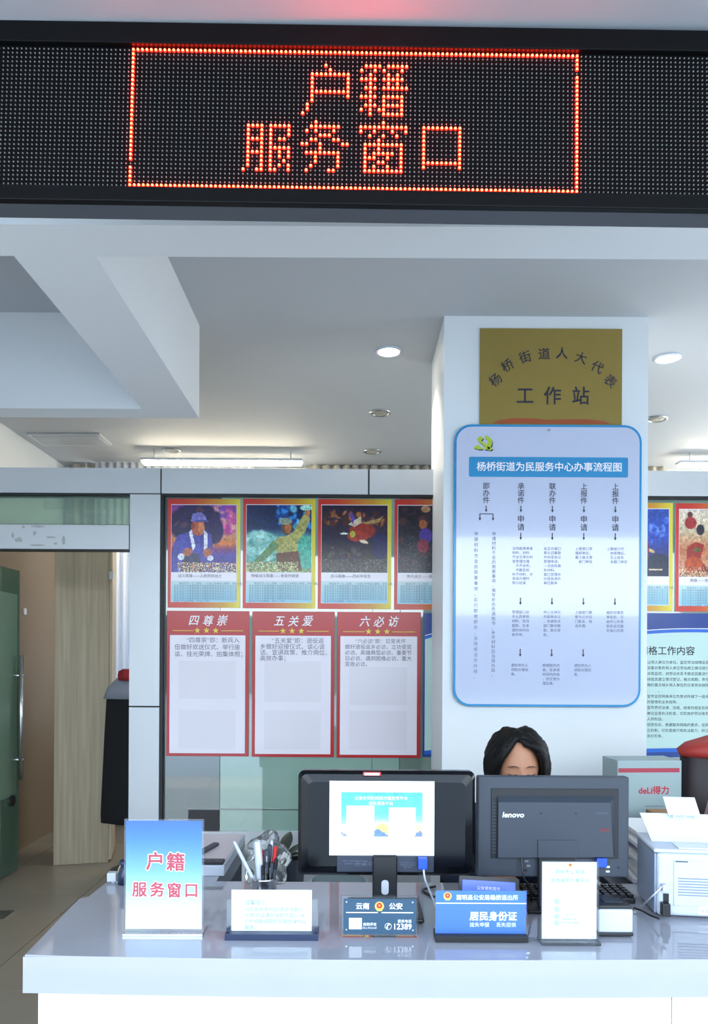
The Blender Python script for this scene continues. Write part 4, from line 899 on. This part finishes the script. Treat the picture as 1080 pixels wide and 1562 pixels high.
e2, w2, h2, s2 = carton('pink_box', 'tilted pink patterned box at the right frame edge behind the printer', 1062, 1110, 1232, 1285, 2.86, .12, mat('pink_box', '#b87484', .5, noise=.3, nscale=30, c2='#c8a0a0'), R(-8)); e2.rotation_euler.y = R(14)
e2.location.z += .012; e2.location.x += .03
e3 = empty('red_bag', (1.60, 3.22, .73), 'red and black bulging bag leaning beside the white carton', 'bag')
obj('bag_body', cloth_tube(new(), [(.13, .07, 0), (.15, .09, .1), (.15, .09, .22), (.145, .085, .39), (.09, .05, .43)], fold=.012), mat('dark_bag', '#2e2628', .6), e3, smooth=True)
e3.scale = (1.35, 1, .97)
obj('red_flap', cloth_tube(new(), [(.15, .093, .385), (.16, .1, .415), (.13, .085, .445), (.05, .03, .48)], fold=.012, nf=5), mat('bag_red', '#a3302a', .6), e3, smooth=True)

# ------------------------------------------------------------------ left counter return: box, bar, plug, bag
e = empty('document_scanner', (-.53, 2.52, CZ), 'flat white scanner box with black front lid on the counter return', 'scanner')
obj('body', box(new(), -.16, .10, 0, .44, .0, .036, .003), 'white', e)
obj('lid_strip', box(new(), -.10, .095, .005, .045, .036, .048, .003), 'black', e)
obj('top_plate', box(new(), -.155, .095, .05, .435, .036, .04), mat('pinkish_lid', '#c9bfc4', .4), e)
bm = new(); box(bm, -.012, .012, -.09, .09, 0, .012, .004); o = obj('staple_bar', bm, 'mon2', loc=(-.525, 2.69, CZ+.040), rot=(0, 0, R(-14))); tag(o, 'dark grey bar lying on the white scanner', 'tool')
obj('power_button', cyl(new(), (-.075, -.003, .026), (-.075, .001, .026), .006), 'chrome', e)
e = empty('power_plug', on(172, 2.47), 'small white plug with wires at the counter corner left of the sign', 'plug'); e.location = (-.775, 2.44, CZ)
obj('body', box(new(), -.018, .012, -.012, .015, .005, .034, .003), 'white', e); obj('foot', box(new(), -.004, .004, -.004, .004, 0, .006), 'white', e)
obj('wire', tube(new(), spline([(.012, 0, .02), (.02, .0, .05), (.035, .01, .066), (.05, .02, .06), (.06, .01, .02)], 6), .0025, 6), mat('pale_wire', '#b8b088', .5), e)
e = empty('hand_stamp', (-.735, 2.43, CZ), 'dark blue stamp partly hidden behind the blue sign', 'stamp')
obj('body', lathe(new(), [(.022, 0), (.022, .035), (.014, .045), (.014, .06), (.02, .07), (.012, .078)], 18), 'navy', e, smooth=True)
# plastic bag
bm = new(); bmesh.ops.create_icosphere(bm, subdivisions=4, radius=1)
rr = np.random.RandomState(5); dirs = rr.randn(26, 3); dirs /= np.linalg.norm(dirs, axis=1)[:, None]
for v_ in bm.verts:
    n_ = np.array(v_.co); k = 1 + .12*sum(math.sin(7*float(n_ @ q)+i) for i, q in enumerate(dirs[:6]))/2; v_.co = Vector((n_[0]*.085*k, n_[1]*.06*k, n_[2]*.058*k + .06))
bg = obj('plastic_bag', bm, 'bagp', smooth=False); bg.location = (-.40, 2.43, CZ+.0); tag(bg, 'crumpled clear plastic bag behind the pen cup', 'bag')
for q in bg.data.polygons: q.use_smooth = False
bg.location = (-.275, 2.385, CZ+.002); bg.scale = (.8, .8, 1.5)
# plants / stool behind
st = empty('round_stool', (-.055, 2.95, -.019), 'round stool with teal seat seen under the glossy monitor', 'stool')
obj('seat', lathe(new(), [(.09, .635), (.105, .642), (.108, .66), (.098, .668), (.02, .668)], 32), 'teal', st, smooth=False)
obj('rim', lathe(new(), [(.112, .64), (.115, .65), (.112, .658)], 32), 'chrome', st)
for a in (0.7, 2.3, 3.9, 5.5): obj('leg', cyl(new(), (.08*math.cos(a), .08*math.sin(a), .64), (.14*math.cos(a), .14*math.sin(a), .019), .011), 'chrome', st)
pl = empty('potted_plant', (-.34, 3.55, 0), 'dark leafed pot plant behind the left edge of the glossy monitor', 'plant')
obj('pot', lathe(new(), [(.07, 0), (.1, .3), (.115, .58), (.105, .58), (.1, .55), (.01, .55)], 24), 'mon2', pl)
def leaf(a, el, L, w):
    bm = new(); n = 8; pr_ = None
    for i in range(n+1):
        t = i/n; r_ = .02 + L*t*math.cos(el); z_ = .57 + L*math.sin(el)*t - .06*t*t; ww = w*math.sin(math.pi*min(.999, t*.95+.05))
        c_ = Vector((math.cos(a)*r_, math.sin(a)*r_, z_)); s_ = Vector((-math.sin(a), math.cos(a), 0))*ww
        row = [bm.verts.new(c_-s_), bm.verts.new(c_ + Vector((0, 0, -.006))), bm.verts.new(c_+s_)]
        if pr_: bm.faces.new((pr_[0], pr_[1], row[1], row[0])); bm.faces.new((pr_[1], pr_[2], row[2], row[1]))
        pr_ = row
    return bm
M['leafm'] = mat('dark_leaf', '#2e3c30', .4)
for k in range(9): obj('leaf', leaf(k*.7, .5+.12*(k % 4), .16+.03*(k % 3), .03), 'leafm', pl, smooth=True)

# ------------------------------------------------------------------ seated person
HX, HY, HZ = .563, 2.60, 1.144                 # head centre
pe = empty('person', (HX, 2.78, 0), 'seated person with short black hair looking down behind the matte monitor', 'person')
ORG = Vector((HX, 2.78, 0))
def skin_mesh(verts, edges, radii, sub=1):
    me = bpy.data.meshes.new('tmp'); me.from_pydata(verts, edges, []); o = bpy.data.objects.new('tmp', me); COL.objects.link(o)
    sk = o.modifiers.new('s', 'SKIN'); sk.use_smooth_shade = True
    for v_, r_ in zip(me.skin_vertices[0].data, radii): v_.radius = (r_, r_) if not isinstance(r_, tuple) else r_
    me.skin_vertices[0].data[0].use_root = True
    sb_ = o.modifiers.new('b', 'SUBSURF'); sb_.levels = sub; sb_.render_levels = sub
    dg = bpy.context.evaluated_depsgraph_get(); dg.update(); r = bpy.data.meshes.new_from_object(o.evaluated_get(dg), depsgraph=dg)
    bpy.data.objects.remove(o); return r
V_, E_, R_ = [], [], []
def jn(p, r, par=None):
    V_.append(tuple(p)); R_.append(r); i = len(V_)-1
    if par is not None: E_.append((par, i))
    return i
pelv = jn((0, .06, .50), (.15, .12)); ab = jn((0, .05, .66), (.13, .11), pelv); ch0 = jn((0, .01, .82), (.15, .12), ab); up = jn((0, -.03, .92), (.13, .10), ch0)
nk = jn((0, -.08, 1.0), (.052, .055), up); n2 = jn((0, -.14, 1.065), (.05, .05), nk)
for s_ in (-1, 1):
    sh = jn((s_*.17, -.03, .915), .055, up); el_ = jn((s_*.22, -.17, .74), .042, sh)
    wr = jn((s_*.085 - .02, -.375, .83), .027, el_) if s_ < 0 else jn((.10, -.36, .83), .027, el_)
    wv = Vector(V_[wr]); pm = jn((wv.x, wv.y-.05, wv.z-.002), (.035, .018), wr)
    for k, (dx, L) in enumerate(((-.03, .058), (-.011, .072), (.010, .068), (.029, .052))):
        k0 = jn((wv.x+dx, wv.y-.085, wv.z), .0095, pm); k1 = jn((wv.x+dx*1.1, wv.y-.085-L*.5, wv.z+.006), .0085, k0); jn((wv.x+dx*1.15, wv.y-.085-L, wv.z-.012), .0075, k1)
    t0 = jn((wv.x - s_*.036, wv.y-.045, wv.z-.002), .0105, pm); jn((wv.x - s_*.052, wv.y-.085, wv.z-.008), .0085, t0)
    hp = jn((s_*.09, .03, .49), .085, pelv); kn = jn((s_*.12, -.40, .50), .06, hp); an = jn((s_*.12, -.42, .09), .038, kn); jn((s_*.125, -.56, .04), .036, an)
bme = skin_mesh(V_, E_, R_, 2)
# head surface merged into the same mesh
bm = bmesh.new(); bm.from_mesh(bme)
hb = bmesh.new(); bmesh.ops.create_uvsphere(hb, u_segments=48, v_segments=36, radius=1)
hc_ = Vector((0, HY-2.78, HZ))
for v_ in hb.verts:
    x, y, z = v_.co; w = 1.0 if z > 0 else 1 - .32*(-z)**1.5            # jaw narrows
    x *= .074*w; yy_ = y*(.092 if y > 0 else .088) * (1 if z > -.2 else 1-.15*(-z-.2)); zz = z*.118
    if y < 0:                                                            # face side relief
        def bump_(cx, cz, rx, rz, a): 
            return a*math.exp(-((x-cx)/rx)**2 - ((zz-cz)/rz)**2)
        yy_ -= bump_(0, -.028, .013, .022, .022) + bump_(0, .0, .01, .03, .007) + bump_(0, -.064, .022, .010, .007) + bump_(0, -.1, .02, .014, .008)
        for q in (-1, 1):
            yy_ += bump_(q*.031, .002, .016, .011, .008); yy_ -= bump_(q*.031, .022, .022, .007, .005) + bump_(q*.031, .001, .011, .007, .006) + bump_(q*.04, -.03, .02, .02, .004)
    v_.co = Vector((x, yy_, zz))
for q in (-1, 1):
    t_ = bmesh.new(); bmesh.ops.create_uvsphere(t_, u_segments=12, v_segments=8, radius=1)
    for v_ in t_.verts: v_.co = Vector((q*.074 + v_.co.x*.008, .01 + v_.co.y*.016, -.008 + v_.co.z*.03))
    tm_ = bpy.data.meshes.new('e'); t_.to_mesh(tm_); hb.from_mesh(tm_); t_.free()
hm = bpy.data.meshes.new('h'); rotm = Matrix.Translation(hc_) @ Matrix.Rotation(R(9), 4, 'X'); hb.transform(rotm); hb.to_mesh(hm); bm.from_mesh(hm)
bo = obj('body', bm, 'skin', pe, smooth=True)
rm = bo.modifiers.new('r', 'REMESH'); rm.mode = 'VOXEL'; rm.voxel_size = .0045; rm.use_smooth_shade = True
dg = bpy.context.evaluated_depsgraph_get(); dg.update(); nm = bpy.data.meshes.new_from_object(bo.evaluated_get(dg), depsgraph=dg); bo.modifiers.clear(); bo.data = nm
nm.shade_smooth()
# clothes
def clothes(name, ids_r, m, ed):
    vs = [V_[i] for i, _ in ids_r]; me = skin_mesh(vs, ed, [r for _, r in ids_r], 2); me.materials.append(M[m]); o = bpy.data.objects.new(name, me); COL.objects.link(o); o.parent = pe; return o
def idx(p): return p
# shirt follows torso and arms to the wrists
sh_ids = [(0, (.165, .135)), (1, (.148, .128)), (2, (.168, .138)), (3, (.145, .115)), (4, (.062, .064))]
n_side = (len(V_)-6)//2
for s_ in (0, 1):
    b0 = 6 + s_*n_side; sh_ids += [(b0, .068), (b0+1, .054), (b0+2, .036)]
clothes('shirt', sh_ids, 'shirt', [(0, 1), (1, 2), (2, 3), (3, 4), (3, 5), (5, 6), (6, 7), (3, 8), (8, 9), (9, 10)])
tr_ids = [(0, (.155, .13))]
for s_ in (0, 1):
    b0 = 6 + s_*n_side + n_side - 4; tr_ids += [(b0, .098), (b0+1, .074), (b0+2, .056)]
clothes('trousers', tr_ids, 'coat', [(0, 1), (1, 2), (2, 3), (0, 4), (4, 5), (5, 6)])
for s_ in (-1, 1):
    bm = new(); bmesh.ops.create_icosphere(bm, subdivisions=3, radius=1)
    for v_ in bm.verts: v_.co = Vector((s_*.123 + v_.co.x*.05, -.50 + v_.co.y*.14, max(0.001, .045 + v_.co.z*.05)))
    obj('shoe', bm, 'black', pe, smooth=True)
M['brow'] = mat('brow_hair', '#3a2a26', .7)
# hair: scalp cap with hairline plus locks
def sc(az, el, k=1.0, tilt=True):            # az 0 = face side (-Y), el from centre
    a, e_ = R(az), R(el); p_ = Vector((math.sin(a)*math.cos(e_)*.081*k, -math.cos(a)*math.cos(e_)*.1*k, math.sin(e_)*.125*k))
    return rotm @ p_
def hairline(az):
    a = abs((az+180) % 360 - 180)
    return 52 if a < 24 else (52 - (a-24)*1.3 if a < 60 else -25 if a > 75 else 4 - (a-60)*1.9)
bm = new(); NA, NE = 72, 16; rows_ = []
for j in range(NE+1):
    row = []
    for i in range(NA):
        az = i*360/NA; lo = hairline(az - 4); el_ = 90 - (90-lo)*j/NE; row.append(bm.verts.new(sc(az, el_, 1.0 + .03*math.sin(R(min(90, el_+20)))*1 + .004*math.sin(az*.7))))
    rows_.append(row)
for a, b2 in zip(rows_, rows_[1:]):
    for i in range(NA): bm.faces.new((a[i], a[(i+1) % NA], b2[(i+1) % NA], b2[i]))
obj('hair_cap', bm, 'hair', pe, smooth=True)
bm = new(); rh = random.Random(4)
for k in range(230):
    side = rh.choice((-1, 1)); t = rh.random()
    start = sc(-14 + rh.uniform(-6, 6), 62 + rh.uniform(-8, 26), 1.03)
    if t < .40:       # front sweep
        m0 = rh.uniform(14, 42); m1 = rh.uniform(50, 74); pth = [start, sc(side*m0 - 6, (60 if side < 0 else 52) - m0*.3 + rh.uniform(-1, 12), 1.07), sc(side*m1, rh.uniform(14, 30), 1.18), sc(side*rh.uniform(70, 92), rh.uniform(-30, -14), 1.28)]
    else:
        az = side*rh.uniform(72, 180); pth = [start, sc(az*.75, rh.uniform(40, 62), 1.10), sc(az, rh.uniform(5, 20), 1.24), sc(az + rh.uniform(-8, 8), rh.uniform(-38, -22), 1.2 if abs(az) > 100 else 1.3)]
    pts = spline(pth, 5); n = len(pts); r0 = rh.uniform(.006, .011)
    tube(bm, pts, [r0*(.5 + .9*math.sin(math.pi*min(1, (i+.6)/n*.9))) * (1 if i < n-2 else .5) for i in range(n)], 6)
ho = obj('hair_locks', bm, 'hair', pe, smooth=True); ho['kind'] = 'stuff'
for q in (-1, 1):
    pts = [rotm @ Vector((q*(.012+.036*i/8), -.0905 + .011*(i/8)**2, .0175 + .006*math.sin(math.pi*(i/8)**.8))) for i in range(9)]
    obj('eyebrow', tube(new(), pts, [.0005, .0010, .0014, .0015, .0015, .0014, .0012, .0009, .0004], 6), 'brow', pe)
    pts = [rotm @ Vector((q*(.017+.030*i/8), -.0862 + .008*(i/8)**2, -.0045 - .004*math.sin(math.pi*i/8))) for i in range(9)]
    obj('eyelash', tube(new(), pts, [.0006]+[.0014]*7+[.0005], 6), 'hair', pe)
obj('lips', tube(new(), [rotm @ Vector((x, -.0945+abs(x)*.35, -.064)) for x in (-.022, -.014, -.006, 0, .006, .014, .022)], [.001, .003, .0042, .0038, .0042, .003, .001], 8), mat('lips', '#9a5a50', .5), pe, smooth=True)
# chair
oc = empty('office_chair', (HX, 2.90, 0), 'black swivel chair the person sits on, hidden by the monitors', 'chair')
obj('seat', box(new(), -.23, .23, -.26, .2, .33, .385, .02), 'coat', oc)
obj('backrest', box(new(), -.2, .2, .22, .26, .45, .85, .02), 'coat', oc)
obj('back_bar', tube(new(), spline([(0, .1, .34), (0, .29, .36), (0, .28, .6)], 6), .015), 'black', oc)
obj('gas_column', cyl(new(), (0, 0, .08), (0, 0, .33), .025), 'chrome', oc)
for k in range(5):
    a = k*2*math.pi/5+.3; lg = obj('leg', tube(new(), [(0, 0, .09), (.27*math.cos(a), .27*math.sin(a), .06)], [.025, .015]), 'black', oc)
    obj('caster', cyl(new(), (.27*math.cos(a)-.015, .27*math.sin(a), .026), (.27*math.cos(a)+.015, .27*math.sin(a), .026), .026, seg=14), 'black', lg)

bpy.data.objects.remove(_to)
